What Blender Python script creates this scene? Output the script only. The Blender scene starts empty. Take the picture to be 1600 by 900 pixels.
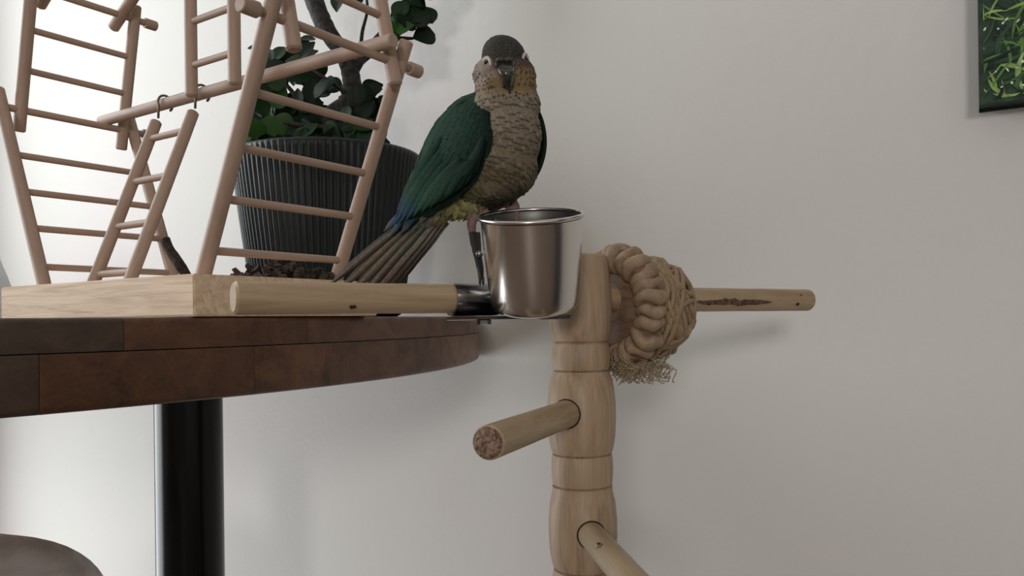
import bpy, bmesh, math, random
import numpy as np
from mathutils import Vector, Matrix, Euler, noise

scene = bpy.context.scene
COL = scene.collection
R = math.radians

# ------------------------------------------------------------------ camera
F = 1244.0                       # focal length in pixels of the 1600x900 frame
CAMZ = 0.746
ROLL = R(0.7)
cam_d = bpy.data.cameras.new('camera')
cam_d.sensor_width = 36.0
cam_d.lens = F / 1600.0 * 36.0
cam_d.shift_y = 50.0 / 1600.0
cam_d.clip_start = 0.02
cam = bpy.data.objects.new('camera', cam_d)
COL.objects.link(cam)
cam.matrix_world = Matrix.Translation((0, 0, CAMZ)) @ Matrix.Rotation(R(90), 4, 'X') @ Matrix.Rotation(-ROLL, 4, 'Z')
scene.camera = cam

# room frame: wl = along the back wall to the left, wn = into the back wall
WL = Vector((-0.866, 0.5, 0)); WN = Vector((0.5, 0.866, 0))
def room(w, n, z): return WL * w + WN * n + Vector((0, 0, z))
WALL_N = 0.81; WALL_W = 1.66; WALL_E = -2.3; WALL_S = -3.2; CEIL = 2.5

# ------------------------------------------------------------------ world and light
world = bpy.data.worlds.new('world'); scene.world = world
world.use_nodes = True
world.node_tree.nodes['Background'].inputs[0].default_value = (0.75, 0.85, 1.0, 1)
world.node_tree.nodes['Background'].inputs[1].default_value = 0.6

def area(name, loc, target, sx, sy, power, color):
    l = bpy.data.lights.new(name, 'AREA'); l.shape = 'RECTANGLE'; l.size = sx; l.size_y = sy
    l.energy = power; l.color = color
    o = bpy.data.objects.new(name, l); COL.objects.link(o)
    d = (Vector(target) - Vector(loc)).normalized()
    o.matrix_world = Matrix.Translation(loc) @ d.to_track_quat('-Z', 'Y').to_matrix().to_4x4()
    return o
# daylight through the window in the left wall, and through the one behind the camera
area('window_daylight', room(WALL_W - 0.02, 0.05, 0.95), room(0, 0.05, 0.95), 1.10, 1.80, 31, (0.95, 0.98, 1.0))
area('rear_window_daylight', room(-1.25, WALL_S + 0.02, 1.45), room(-1.25, 0, 1.45), 0.60, 0.42, 32, (1.0, 0.94, 0.90))

scene.view_settings.view_transform = 'Standard'
scene.view_settings.look = 'None'
scene.view_settings.gamma = 1.0
scene.view_settings.use_curve_mapping = False
scene.view_settings.exposure = 0.0

# ------------------------------------------------------------------ helpers
random.seed(7)
def P(x, y, d):
    """photo pixel (1600x900) at depth d -> world point"""
    dx, dy = x - 800.0, 500.0 - y
    c, s = math.cos(ROLL), math.sin(ROLL)
    return Vector(((dx * c + dy * s) / F * d, d, CAMZ + (-dx * s + dy * c) / F * d))

WM = {}
def put(o, parent=None, world=None):
    COL.objects.link(o)
    w = world if world is not None else Matrix.Identity(4)
    o.matrix_basis = w; WM[o] = w
    if parent is not None:
        o.parent = parent; o.matrix_parent_inverse = WM[parent].inverted()
    return o
def tag(o, label, cat, group=None):
    o['label'] = label; o['category'] = cat
    if group: o['group'] = group
    return o
def structure(o): o['kind'] = 'structure'; return o
def root(name, loc, label, cat, group=None):
    o = bpy.data.objects.new(name, None); o.empty_display_size = 0.02
    put(o, None, Matrix.Translation(loc)); tag(o, label, cat, group); return o
def mesh_obj(name, verts, faces, mat, parent=None, world=None, smooth=True, colors=None):
    me = bpy.data.meshes.new(name)
    me.from_pydata([tuple(v) for v in verts], [], [tuple(f) for f in faces])
    if mat: me.materials.append(mat)
    if smooth: me.polygons.foreach_set('use_smooth', [True] * len(me.polygons))
    if colors is not None:
        a = me.color_attributes.new('Col', 'FLOAT_COLOR', 'POINT')
        a.data.foreach_set('color', np.asarray(colors, dtype=np.float32).reshape(-1))
    me.update()
    return put(bpy.data.objects.new(name, me), parent, world)
def bm_obj(name, bm, mat, parent=None, world=None, smooth=False):
    bmesh.ops.recalc_face_normals(bm, faces=bm.faces)
    me = bpy.data.meshes.new(name); bm.to_mesh(me); bm.free()
    if mat: me.materials.append(mat)
    if smooth: me.polygons.foreach_set('use_smooth', [True] * len(me.polygons))
    return put(bpy.data.objects.new(name, me), parent, world)

def lathe_vf(prof, n=32):
    """prof: list of (r,z); closed at both ends when r==0"""
    v, f = [], []
    rings = []
    for r, z in prof:
        if r < 1e-7:
            rings.append([len(v)]); v.append((0, 0, z))
        else:
            k = len(v); rings.append(list(range(k, k + n)))
            for i in range(n):
                a = 2 * math.pi * i / n; v.append((r * math.cos(a), r * math.sin(a), z))
    for A, B in zip(rings, rings[1:]):
        for i in range(n):
            j = (i + 1) % n
            if len(A) == 1 and len(B) == 1: continue
            if len(A) == 1: f.append((A[0], B[j], B[i]))
            elif len(B) == 1: f.append((A[i], A[j], B[0]))
            else: f.append((A[i], A[j], B[j], B[i]))
    return v, f
def frame_to(p0, p1, twist=0.0):
    p0, p1 = Vector(p0), Vector(p1); d = p1 - p0
    return Matrix.Translation(p0) @ d.to_track_quat('Z', 'Y').to_matrix().to_4x4() @ Matrix.Rotation(twist, 4, 'Z')
def dowel(name, p0, p1, r, mat, parent=None, n=20, bev=0.12, twist=0.0, taper=1.0, worn=0.0):
    L = (Vector(p1) - Vector(p0)).length; b = r * bev
    prof = [(0, 0), (r - b, 0), (r, b)]
    m = max(2, int(L / (r * 3)))
    m = min(m, 24)
    for i in range(1, m):
        t = i / m; prof.append((r * (1 + (taper - 1) * t) * (1 + worn * math.sin(i * 2.3 + r * 1e4)), b + (L - 2 * b) * t))
    prof += [(r * taper, L - b), (r * taper - b, L), (0, L)]
    v, f = lathe_vf(prof, n)
    o = mesh_obj(name, v, f, mat, parent, frame_to(p0, p1, twist))
    sharp(o); return o
def sharp(o, ang=40):
    me = o.data
    bm = bmesh.new(); bm.from_mesh(me)
    for e in bm.edges:
        if len(e.link_faces) == 2 and e.calc_face_angle(0) > R(ang): e.smooth = False
    bm.to_mesh(me); bm.free()
def tube_vf(pts, radii, n=8, caps=True):
    pts = [Vector(p) for p in pts]
    if not hasattr(radii, '__len__'): radii = [radii] * len(pts)
    v, f = [], []
    up = Vector((0.3, 0.5, 0.81)).normalized()
    prev = None
    for i, p in enumerate(pts):
        t = (pts[min(i + 1, len(pts) - 1)] - pts[max(i - 1, 0)]).normalized()
        a = (prev if prev is not None else up) ; a = a - t * a.dot(t)
        if a.length < 1e-4: a = Vector((1, 0, 0)) - t * t.x
        a.normalize(); b = t.cross(a); prev = a
        for k in range(n):
            q = 2 * math.pi * k / n
            v.append(p + (a * math.cos(q) + b * math.sin(q)) * radii[i])
    m = len(pts)
    for i in range(m - 1):
        for k in range(n):
            j = (k + 1) % n
            f.append((i * n + k, i * n + j, (i + 1) * n + j, (i + 1) * n + k))
    if caps:
        t0 = (pts[0] - pts[1]).normalized(); t1 = (pts[-1] - pts[-2]).normalized()
        v.append(pts[0] + t0 * radii[0] * 0.5); v.append(pts[-1] + t1 * radii[-1] * 0.5)
        for k in range(n):
            j = (k + 1) % n
            f.append((j, k, len(v) - 2)); f.append(((m - 1) * n + k, (m - 1) * n + j, len(v) - 1))
    return v, f
def spline(pts, k=8):
    """Catmull-Rom through tuples of any length"""
    A = [np.array(p, dtype=float) for p in pts]
    A = [2 * A[0] - A[1]] + A + [2 * A[-1] - A[-2]]
    out = []
    for i in range(1, len(A) - 2):
        for j in range(k):
            t = j / k
            p0, p1, p2, p3 = A[i - 1], A[i], A[i + 1], A[i + 2]
            out.append(0.5 * ((2 * p1) + (-p0 + p2) * t + (2 * p0 - 5 * p1 + 4 * p2 - p3) * t * t + (-p0 + 3 * p1 - 3 * p2 + p3) * t ** 3))
    out.append(A[-2]); return out
def tube(name, pts, radii, mat, parent=None, n=10):
    v, f = tube_vf(pts, radii, n); return mesh_obj(name, v, f, mat, parent)
def box_bm(bm, lo, hi, M=None):
    r = bmesh.ops.create_cube(bm, size=1)
    for v in r['verts']:
        v.co = Vector([(lo[i] + hi[i]) / 2 + v.co[i] * (hi[i] - lo[i]) for i in range(3)])
        if M is not None: v.co = M @ v.co
    return r['verts']

# ------------------------------------------------------------------ materials
def mat(name, color=(0.8, 0.8, 0.8), rough=0.5, metal=0.0, spec=0.5):
    m = bpy.data.materials.new(name); m.use_nodes = True
    b = m.node_tree.nodes['Principled BSDF']
    b.inputs['Base Color'].default_value = (*color, 1); b.inputs['Roughness'].default_value = rough
    b.inputs['Metallic'].default_value = metal
    b.inputs['Specular IOR Level'].default_value = spec
    return m
def nt(m): return m.node_tree, m.node_tree.nodes['Principled BSDF']
def ramp(t, stops):
    r = t.nodes.new('ShaderNodeValToRGB')
    while len(r.color_ramp.elements) < len(stops): r.color_ramp.elements.new(0.5)
    for e, (p, c) in zip(r.color_ramp.elements, stops):
        e.position = p; e.color = (*c, 1)
    return r
def wood(name, light, dark, rough=0.55, scale=1.0, stretch=12.0, axis=2, bump=0.15, fine=1.0):
    m = mat(name, light, rough); t, b = nt(m); N = t.nodes; L = t.links
    tc = N.new('ShaderNodeTexCoord'); oi = N.new('ShaderNodeObjectInfo')
    mp = N.new('ShaderNodeMapping'); s = [60 * scale] * 3; s[axis] /= stretch
    mp.inputs['Scale'].default_value = s
    mul = N.new('ShaderNodeVectorMath'); mul.operation = 'SCALE'; mul.inputs[3].default_value = 30
    comb = N.new('ShaderNodeCombineXYZ')
    for i in range(3): L.new(oi.outputs['Random'], comb.inputs[i])
    L.new(comb.outputs[0], mul.inputs[0]); L.new(mul.outputs[0], mp.inputs['Location'])
    L.new(tc.outputs['Object'], mp.inputs['Vector'])
    n1 = N.new('ShaderNodeTexNoise'); n1.inputs['Scale'].default_value = 1.0; n1.inputs['Detail'].default_value = 5; n1.inputs['Distortion'].default_value = 1.2
    L.new(mp.outputs[0], n1.inputs['Vector'])
    n2 = N.new('ShaderNodeTexNoise'); n2.inputs['Scale'].default_value = 7.0 * fine; n2.inputs['Detail'].default_value = 4
    L.new(mp.outputs[0], n2.inputs['Vector'])
    mx = N.new('ShaderNodeMath'); mx.operation = 'MULTIPLY_ADD'; mx.inputs[1].default_value = 0.35
    L.new(n2.outputs['Fac'], mx.inputs[0]); L.new(n1.outputs['Fac'], mx.inputs[2])
    mid = tuple((a + c) / 2 for a, c in zip(light, dark))
    r = ramp(t, [(0.45, dark), (0.62, mid), (0.82, light)])
    L.new(mx.outputs[0], r.inputs[0]); L.new(r.outputs[0], b.inputs['Base Color'])
    bp = N.new('ShaderNodeBump'); bp.inputs['Strength'].default_value = bump; bp.inputs['Distance'].default_value = 0.002
    L.new(mx.outputs[0], bp.inputs['Height']); L.new(bp.outputs[0], b.inputs['Normal'])
    return m
def speckled(name, c1, c2, rough=0.8, scale=200.0, bump=0.3, dist=0.001):
    m = mat(name, c1, rough); t, b = nt(m); N = t.nodes; L = t.links
    tc = N.new('ShaderNodeTexCoord'); n1 = N.new('ShaderNodeTexNoise'); n1.inputs['Scale'].default_value = scale; n1.inputs['Detail'].default_value = 4
    L.new(tc.outputs['Object'], n1.inputs['Vector'])
    r = ramp(t, [(0.35, c1), (0.65, c2)]); L.new(n1.outputs['Fac'], r.inputs[0]); L.new(r.outputs[0], b.inputs['Base Color'])
    bp = N.new('ShaderNodeBump'); bp.inputs['Strength'].default_value = bump; bp.inputs['Distance'].default_value = dist
    L.new(n1.outputs['Fac'], bp.inputs['Height']); L.new(bp.outputs[0], b.inputs['Normal'])
    return m
def vcol(name, rough=0.7, spec=0.3, noise_scale=900.0, amount=0.25, sheen=0.0):
    m = mat(name, (1, 1, 1), rough, spec=spec); t, b = nt(m); N = t.nodes; L = t.links
    a = N.new('ShaderNodeAttribute'); a.attribute_name = 'Col'
    tc = N.new('ShaderNodeTexCoord'); n1 = N.new('ShaderNodeTexNoise'); n1.inputs['Scale'].default_value = noise_scale; n1.inputs['Detail'].default_value = 3
    L.new(tc.outputs['Object'], n1.inputs['Vector'])
    mr = N.new('ShaderNodeMapRange'); mr.inputs[1].default_value = 0.3; mr.inputs[2].default_value = 0.7
    mr.inputs[3].default_value = 1 - amount; mr.inputs[4].default_value = 1 + amount
    L.new(n1.outputs['Fac'], mr.inputs[0])
    vm = N.new('ShaderNodeVectorMath'); vm.operation = 'SCALE'
    L.new(a.outputs['Color'], vm.inputs[0]); L.new(mr.outputs[0], vm.inputs[3]); L.new(vm.outputs[0], b.inputs['Base Color'])
    return m

def wall_mat():
    m = mat('wall_paint', (0.70, 0.69, 0.665), 0.75, spec=0.25); t, b = nt(m); N = t.nodes; L = t.links
    tc = N.new('ShaderNodeTexCoord')
    n1 = N.new('ShaderNodeTexNoise'); n1.inputs['Scale'].default_value = 90; n1.inputs['Detail'].default_value = 4
    n2 = N.new('ShaderNodeTexNoise'); n2.inputs['Scale'].default_value = 3.0; n2.inputs['Detail'].default_value = 2
    L.new(tc.outputs['Object'], n1.inputs['Vector']); L.new(tc.outputs['Object'], n2.inputs['Vector'])
    r = ramp(t, [(0.35, (0.70, 0.70, 0.665)), (0.65, (0.71, 0.685, 0.665))])
    L.new(n2.outputs['Fac'], r.inputs[0]); L.new(r.outputs[0], b.inputs['Base Color'])
    bp = N.new('ShaderNodeBump'); bp.inputs['Strength'].default_value = 0.12; bp.inputs['Distance'].default_value = 0.004
    L.new(n1.outputs['Fac'], bp.inputs['Height']); L.new(bp.outputs[0], b.inputs['Normal'])
    return m
M_WALL = wall_mat()
M_CEIL = mat('ceiling_paint', (0.75, 0.74, 0.72), 0.9)
M_FLOOR = wood('floor_wood', (0.20, 0.14, 0.10), (0.10, 0.07, 0.05), 0.5, 0.3, 10, 0)
M_FRAME = mat('window_paint', (0.75, 0.75, 0.74), 0.4)
M_DARKSLAB = mat('dark_slab', (0.015, 0.013, 0.012), 0.5)
M_PINE = wood('pine_box', (0.84, 0.66, 0.47), (0.58, 0.41, 0.27), 0.6, 3.2, 18, 0)
M_BEECH = wood('beech_dowel', (0.458, 0.330, 0.255), (0.370, 0.255, 0.194), 0.5, 2.5, 10, 2, 0.08)
M_PERCH = wood('perch_wood', (0.484, 0.367, 0.234), (0.351, 0.250, 0.148), 0.5, 1.6, 9, 2, 0.12)
M_POST = wood('post_wood', (0.480, 0.360, 0.240), (0.288, 0.192, 0.116), 0.5, 1.6, 14, 2, 0.15)
M_ENDGRAIN = speckled('end_grain', (0.10, 0.05, 0.035), (0.36, 0.24, 0.17), 0.9, 550, 0.8, 0.002)
M_DARKHOLE = mat('hole_edge', (0.02, 0.013, 0.009), 0.9)
M_KNOT = mat('wood_knot', (0.045, 0.022, 0.012), 0.8)
M_BARK = speckled('bark_streak', (0.05, 0.025, 0.015), (0.22, 0.13, 0.07), 0.85, 400, 0.6)
M_STEEL = mat('brushed_steel', (0.66, 0.63, 0.60), 0.2, 1.0)
M_STEEL.node_tree.nodes['Principled BSDF'].inputs['Anisotropic'].default_value = 0.5
M_INSIDE_SHADE = mat('shaded_steel', (0.16, 0.155, 0.15), 0.45, 1.0)  # cup steel with the shade of the interior put into a darker colour
M_CLAMP = mat('dark_steel', (0.30, 0.30, 0.30), 0.22, 1.0)
M_BLACKCLIP = mat('black_clip', (0.02, 0.02, 0.018), 0.3)
M_HOOK = mat('hook_wire', (0.20, 0.17, 0.14), 0.4, 0.8)
M_LEG = mat('black_metal', (0.003, 0.003, 0.003), 0.2, spec=0.25)
M_RATTAN = wood('rattan', (0.391, 0.281, 0.170), (0.238, 0.162, 0.093), 0.6, 2.0, 3, 2, 0.2)
M_KNOTS = wood('woven_knot', (0.400, 0.284, 0.188), (0.248, 0.168, 0.104), 0.65, 1.5, 3, 2, 0.25)
M_DISC = wood('toy_disc', (0.240, 0.152, 0.096), (0.128, 0.076, 0.048), 0.7, 1.5, 4, 0, 0.3)
M_RAFFIA = mat('raffia', (0.42, 0.33, 0.22), 0.6)
M_POT = mat('pot_glaze', (0.008, 0.013, 0.013), 0.42, spec=0.35)
M_SOIL = speckled('soil', (0.012, 0.008, 0.006), (0.05, 0.033, 0.022), 0.95, 300, 1.0, 0.004)
M_BARKTRUNK = speckled('trunk_bark', (0.010, 0.010, 0.011), (0.05, 0.046, 0.042), 0.75, 160, 0.8, 0.003)
def leafmat(name, c):
    m = mat(name, c, 0.5, spec=0.2); b = m.node_tree.nodes['Principled BSDF']
    b.inputs['Transmission Weight'].default_value = 0.0
    return m
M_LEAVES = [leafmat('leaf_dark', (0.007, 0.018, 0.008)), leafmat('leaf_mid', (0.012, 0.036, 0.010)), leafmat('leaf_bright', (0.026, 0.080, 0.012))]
M_CHIPS = speckled('bark_chips', (0.012, 0.008, 0.006), (0.07, 0.045, 0.032), 0.9, 150)
M_TWIG = speckled('dark_twig', (0.02, 0.014, 0.012), (0.07, 0.05, 0.04), 0.8, 300)
M_CLOTH = speckled('white_cloth', (0.78, 0.80, 0.79), (0.84, 0.85, 0.84), 0.9, 300, 0.2)
t_, b_ = nt(M_CLOTH)
tl = t_.nodes.new('ShaderNodeBsdfTranslucent'); tl.inputs[0].default_value = (0.86, 0.87, 0.86, 1)
ms = t_.nodes.new('ShaderNodeMixShader'); ms.inputs[0].default_value = 0.55
t_.links.new(b_.outputs[0], ms.inputs[1]); t_.links.new(tl.outputs[0], ms.inputs[2]); t_.links.new(ms.outputs[0], t_.nodes['Material Output'].inputs[0])
def weave(name):
    m = mat(name, (0.45, 0.43, 0.40), 0.9); t, b = nt(m); N = t.nodes; L = t.links
    tc = N.new('ShaderNodeTexCoord'); mp = N.new('ShaderNodeMapping'); mp.inputs['Scale'].default_value = (20, 20, 160)
    L.new(tc.outputs['Object'], mp.inputs['Vector'])
    n1 = N.new('ShaderNodeTexNoise'); n1.inputs['Scale'].default_value = 1.0; n1.inputs['Detail'].default_value = 4
    L.new(mp.outputs[0], n1.inputs['Vector'])
    r = ramp(t, [(0.3, (0.66, 0.64, 0.61)), (0.7, (0.93, 0.91, 0.88))]); L.new(n1.outputs['Fac'], r.inputs[0]); L.new(r.outputs[0], b.inputs['Base Color'])
    bp = N.new('ShaderNodeBump'); bp.inputs['Strength'].default_value = 0.5; bp.inputs['Distance'].default_value = 0.004
    L.new(n1.outputs['Fac'], bp.inputs['Height']); L.new(bp.outputs[0], b.inputs['Normal'])
    return m
M_POUF = weave('pouf_weave')
def table_mat(name, c1, c2, ang):
    m = wood(name, c1, c2, 0.42, 0.6, 7, 0, 0.3, 1.6)
    for n in m.node_tree.nodes:
        if n.type == 'MAPPING': n.inputs['Rotation'].default_value = (0.15, 0.35, ang)
    return m
M_TAB = [table_mat('table_wood_a', (0.125, 0.056, 0.028), (0.040, 0.017, 0.009), 0.3),
         table_mat('table_wood_b', (0.155, 0.070, 0.033), (0.050, 0.022, 0.011), -0.4),
         table_mat('table_wood_c', (0.080, 0.052, 0.036), (0.036, 0.022, 0.015), 0.9),
         table_mat('table_wood_d', (0.25, 0.115, 0.050), (0.070, 0.030, 0.014), 0.6)]

# ------------------------------------------------------------------ room shell
RM = Matrix((( WL.x, WN.x, 0, 0), (WL.y, WN.y, 0, 0), (0, 0, 1, 0), (0, 0, 0, 1)))   # (w,n,z) -> world
def slab(name, boxes, m):
    bm = bmesh.new()
    for lo, hi in boxes: box_bm(bm, lo, hi, RM)
    return structure(bm_obj(name, bm, m))
T = 0.12
slab('wall_back', [((WALL_E - T, WALL_N, 0), (WALL_W + T, WALL_N + T, CEIL))], M_WALL)
wy0, wy1, wz0, wz1 = -0.52, 0.62, 0.03, 1.88
slab('wall_left', [((WALL_W, WALL_S, 0), (WALL_W + T, wy0, CEIL)), ((WALL_W, wy1, 0), (WALL_W + T, WALL_N, CEIL)),
                   ((WALL_W, wy0, 0), (WALL_W + T, wy1, wz0)), ((WALL_W, wy0, wz1), (WALL_W + T, wy1, CEIL))], M_WALL)
slab('wall_right', [((WALL_E - T, WALL_S, 0), (WALL_E, WALL_N, CEIL))], M_WALL)
rw0, rw1, rz0, rz1 = -1.58, -0.92, 1.21, 1.69
slab('wall_rear', [((WALL_E - T, WALL_S - T, 0), (rw0, WALL_S, CEIL)), ((rw1, WALL_S - T, 0), (WALL_W + T, WALL_S, CEIL)),
                   ((rw0, WALL_S - T, 0), (rw1, WALL_S, rz0)), ((rw0, WALL_S - T, rz1), (rw1, WALL_S, CEIL))], M_WALL)
slab('floor', [((WALL_E - T, WALL_S - T, -0.1), (WALL_W + T, WALL_N + T, 0))], M_FLOOR)
slab('ceiling', [((WALL_E - T, WALL_S - T, CEIL), (WALL_W + T, WALL_N + T, CEIL + 0.1))], M_CEIL)
fw = 0.05
slab('window_1', [((WALL_W + 0.03, wy0, wz0), (WALL_W + 0.08, wy0 + fw, wz1)), ((WALL_W + 0.03, wy1 - fw, wz0), (WALL_W + 0.08, wy1, wz1)),
                  ((WALL_W + 0.03, wy0, wz0), (WALL_W + 0.08, wy1, wz0 + fw)), ((WALL_W + 0.03, wy0, wz1 - fw), (WALL_W + 0.08, wy1, wz1))], M_FRAME)
slab('window_2', [((rw0, WALL_S - 0.08, rz0), (rw0 + fw, WALL_S - 0.03, rz1)), ((rw1 - fw, WALL_S - 0.08, rz0), (rw1, WALL_S - 0.03, rz1)),
                  ((rw0, WALL_S - 0.08, rz0), (rw1, WALL_S - 0.03, rz0 + fw)), ((rw0, WALL_S - 0.08, rz1 - fw), (rw1, WALL_S - 0.03, rz1))], M_FRAME)
slab('reflection_slab_1', [((-0.92, 0.30, 0.005), (-0.88, 0.68, 2.05))], M_DARKSLAB)  # unseen dark slab, added so the steel cup reflects a dark band

# ------------------------------------------------------------------ round table
TOPZ = CAMZ + 0.0039; TT = 0.0482
TC = Vector((-0.80, 0.90, 0)); TR = 0.762
def clip_back(o):
    bm = bmesh.new(); bm.from_mesh(o.data); Mi = WM[o].inverted()
    for q, d in ((room(0, WALL_N - 0.006, 0), WN), (room(WALL_W - 0.01, 0, 0), WL)):
        g = bmesh.ops.bisect_plane(bm, geom=bm.verts[:] + bm.edges[:] + bm.faces[:], plane_co=Mi @ q, plane_no=(Mi.to_3x3() @ d).normalized(), clear_outer=True)
        ed = [e for e in g['geom_cut'] if isinstance(e, bmesh.types.BMEdge)]
        if ed: bmesh.ops.contextual_create(bm, geom=ed)
    n = len(bm.verts); bm.to_mesh(o.data); bm.free()
    if n == 0: bpy.data.objects.remove(o)
table = root('console_table', (TC.x, TC.y, 0), 'half-round brown wooden table with thick edge and black leg', 'table')
def rim_angle(px):
    """angle on the table circle where the camera ray of pixel column px first meets the near edge"""
    a = (px - 800) / F
    A = a * a + 1; B = -2 * (a * TC.x + TC.y); C = TC.x ** 2 + TC.y ** 2 - TR ** 2
    D = max(B * B - 4 * A * C, 0); d = (-B - math.sqrt(D)) / (2 * A)
    return math.atan2(d - TC.y, a * d - TC.x)
split = TT * 0.37
def rim_piece(name, a0, a1, r0, r1, z0, z1, m, bev_top, bev_bot):
    """a solid arc block of the edge, with rounded outer arrises"""
    n = max(2, int((a1 - a0) / 0.04)); prof = [(r0, z0)]
    if bev_bot: prof += [(r1 - bev_bot, z0), (r1 - bev_bot * 0.3, z0 + bev_bot * 0.3), (r1, z0 + bev_bot)]
    else: prof += [(r1, z0)]
    if bev_top: prof += [(r1, z1 - bev_top), (r1 - bev_top * 0.3, z1 - bev_top * 0.3), (r1 - bev_top, z1)]
    else: prof += [(r1, z1)]
    prof += [(r0, z1)]
    k = len(prof); v, f = [], []
    for i in range(n + 1):
        a = a0 + (a1 - a0) * i / n
        for r, z in prof: v.append((TC.x + r * math.cos(a), TC.y + r * math.sin(a), z))
    for i in range(n):
        for j in range(k):
            q = (j + 1) % k
            f.append((i * k + j, i * k + q, (i + 1) * k + q, (i + 1) * k + j))
    f.append(tuple(range(k))[::-1]); f.append(tuple(n * k + j for j in range(k)))
    o = mesh_obj(name, v, f, m, table); sharp(o, 50); clip_back(o)
gap = 0.00025
up_joints = [rim_angle(-700), rim_angle(193), rim_angle(480), rim_angle(735)]
while up_joints[-1] < up_joints[0] + 2 * math.pi - 0.5: up_joints.append(up_joints[-1] + 0.48)
up_joints.append(up_joints[0] + 2 * math.pi)
for i, (a0, a1) in enumerate(zip(up_joints, up_joints[1:])):
    rim_piece('rim_block', a0 + gap, a1 - gap, TR - 0.12, TR, TOPZ - split + 0.0003, TOPZ, M_TAB[[2, 0, 1, 3][i % 4]], 0.003, 0)
lo_joints = [rim_angle(-700), rim_angle(60), rim_angle(397), rim_angle(690)]
while lo_joints[-1] < lo_joints[0] + 2 * math.pi - 0.5: lo_joints.append(lo_joints[-1] + 0.52)
lo_joints.append(lo_joints[0] + 2 * math.pi)
for i, (a0, a1) in enumerate(zip(lo_joints, lo_joints[1:])):
    rim_piece('rim_block', a0 + gap, a1 - gap, TR - 0.12, TR, TOPZ - TT, TOPZ - split - 0.0003, M_TAB[[2, 0, 1, 3][i % 4]], 0, 0.004)
# the planks of the top inside the rim, cut to the circle
ri = TR - 0.1205
npl = 10; pw = 2 * ri / npl
for i in range(npl):
    y0, y1 = -ri + i * pw + 0.0006, -ri + (i + 1) * pw - 0.0006
    ys = [y0 + (y1 - y0) * k / 6 for k in range(7)]
    pts = [(math.sqrt(max(ri * ri - y * y, 1e-6)), y) for y in ys] + [(-math.sqrt(max(ri * ri - y * y, 1e-6)), y) for y in ys[::-1]]
    k = len(pts)
    v = [(TC.x + x, TC.y + y, TOPZ - 0.0005) for x, y in pts] + [(TC.x + x, TC.y + y, TOPZ - TT + 0.008) for x, y in pts]
    f = [tuple(range(k)), tuple(range(2 * k - 1, k - 1, -1))] + [(j, k + j, k + (j + 1) % k, (j + 1) % k) for j in range(k)]
    clip_back(mesh_obj('plank', v, f, M_TAB[i % 4], table, smooth=False))
for lx, ly in ((-0.330, 0.81), (-0.98, 0.62)):
    v, f = lathe_vf([(0, 0), (0.13, 0), (0.13, 0.008), (0.05, 0.012), (0.0328, 0.02), (0.0328, TOPZ - TT - 0.0), (0, TOPZ - TT)], 48)
    sharp(mesh_obj('leg', v, f, M_LEG, table, Matrix.Translation((lx, ly, 0))), 30)

# ------------------------------------------------------------------ pouf, cloth, canvas
def superell(n1, n2, a, b, c, e):
    v, f = [], []
    sp = lambda x, p: math.copysign(abs(x) ** p, x)
    for i in range(n1 + 1):
        th = -math.pi / 2 + math.pi * i / n1
        for j in range(n2):
            ph = 2 * math.pi * j / n2
            v.append((a * sp(math.cos(th), e) * math.cos(ph), b * sp(math.cos(th), e) * math.sin(ph), c * sp(math.sin(th), e)))
    for i in range(n1):
        for j in range(n2):
            f.append((i * n2 + j, i * n2 + (j + 1) % n2, (i + 1) * n2 + (j + 1) % n2, (i + 1) * n2 + j))
    return v, f
PX_, PY_ = -0.452, 0.62
stool = root('fabric_stool', (PX_, PY_, 0), 'round stool with grey woven fabric seat beneath the table', 'stool')
v, f = superell(28, 64, 0.128, 0.128, 0.088, 0.85)
v = [(x * (1 + 0.012 * math.sin(9 * math.atan2(y, x))), y * (1 + 0.012 * math.sin(9 * math.atan2(y, x))), z) for x, y, z in v]
mesh_obj('seat_cushion', v, f, M_POUF, stool, Matrix.Translation((PX_, PY_, 0.488)))
for k in range(4):
    a = R(45 + 90 * k); c_, s2_ = math.cos(a), math.sin(a)
    dowel('leg', (PX_ + 0.085 * c_, PY_ + 0.085 * s2_, 0.0), (PX_ + 0.06 * c_, PY_ + 0.06 * s2_, 0.45), 0.009, M_LEG, stool)

nx, ny = 70, 70; v = []; f = []
hc = Vector((-0.645, 0.80)); hr = 0.135
for i in range(nx + 1):
    rr = i / nx
    for j in range(ny):
        a = 2 * math.pi * j / ny
        p = Vector((math.cos(a) * rr, math.sin(a) * rr, 0))
        nz = noise.fractal(Vector((p.x * 2.2, p.y * 2.2, 3.1)), 1.0, 2.0, 4)
        fold = abs(noise.noise(Vector((p.x * 3.5 + nz, p.y * 3.5, 8.7))))
        h = 0.165 * max(0, 1 - rr ** 2.2) ** 0.75 * (1 + 0.30 * nz - 0.35 * (0.35 - fold)) + 0.002
        rad = hr * (1 + 0.12 * noise.noise(Vector((math.cos(a) * 1.5, math.sin(a) * 1.5, rr))))
        v.append((hc.x + p.x * rad, hc.y + p.y * rad * 0.9, TOPZ + max(h, 0.0015)))
for i in range(nx):
    for j in range(ny):
        f.append((i * ny + j, i * ny + (j + 1) % ny, (i + 1) * ny + (j + 1) % ny, (i + 1) * ny + j))
tag(mesh_obj('crumpled_cloth', v, f, M_CLOTH), 'crumpled white cloth heaped at the left end of the table', 'cloth')

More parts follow.
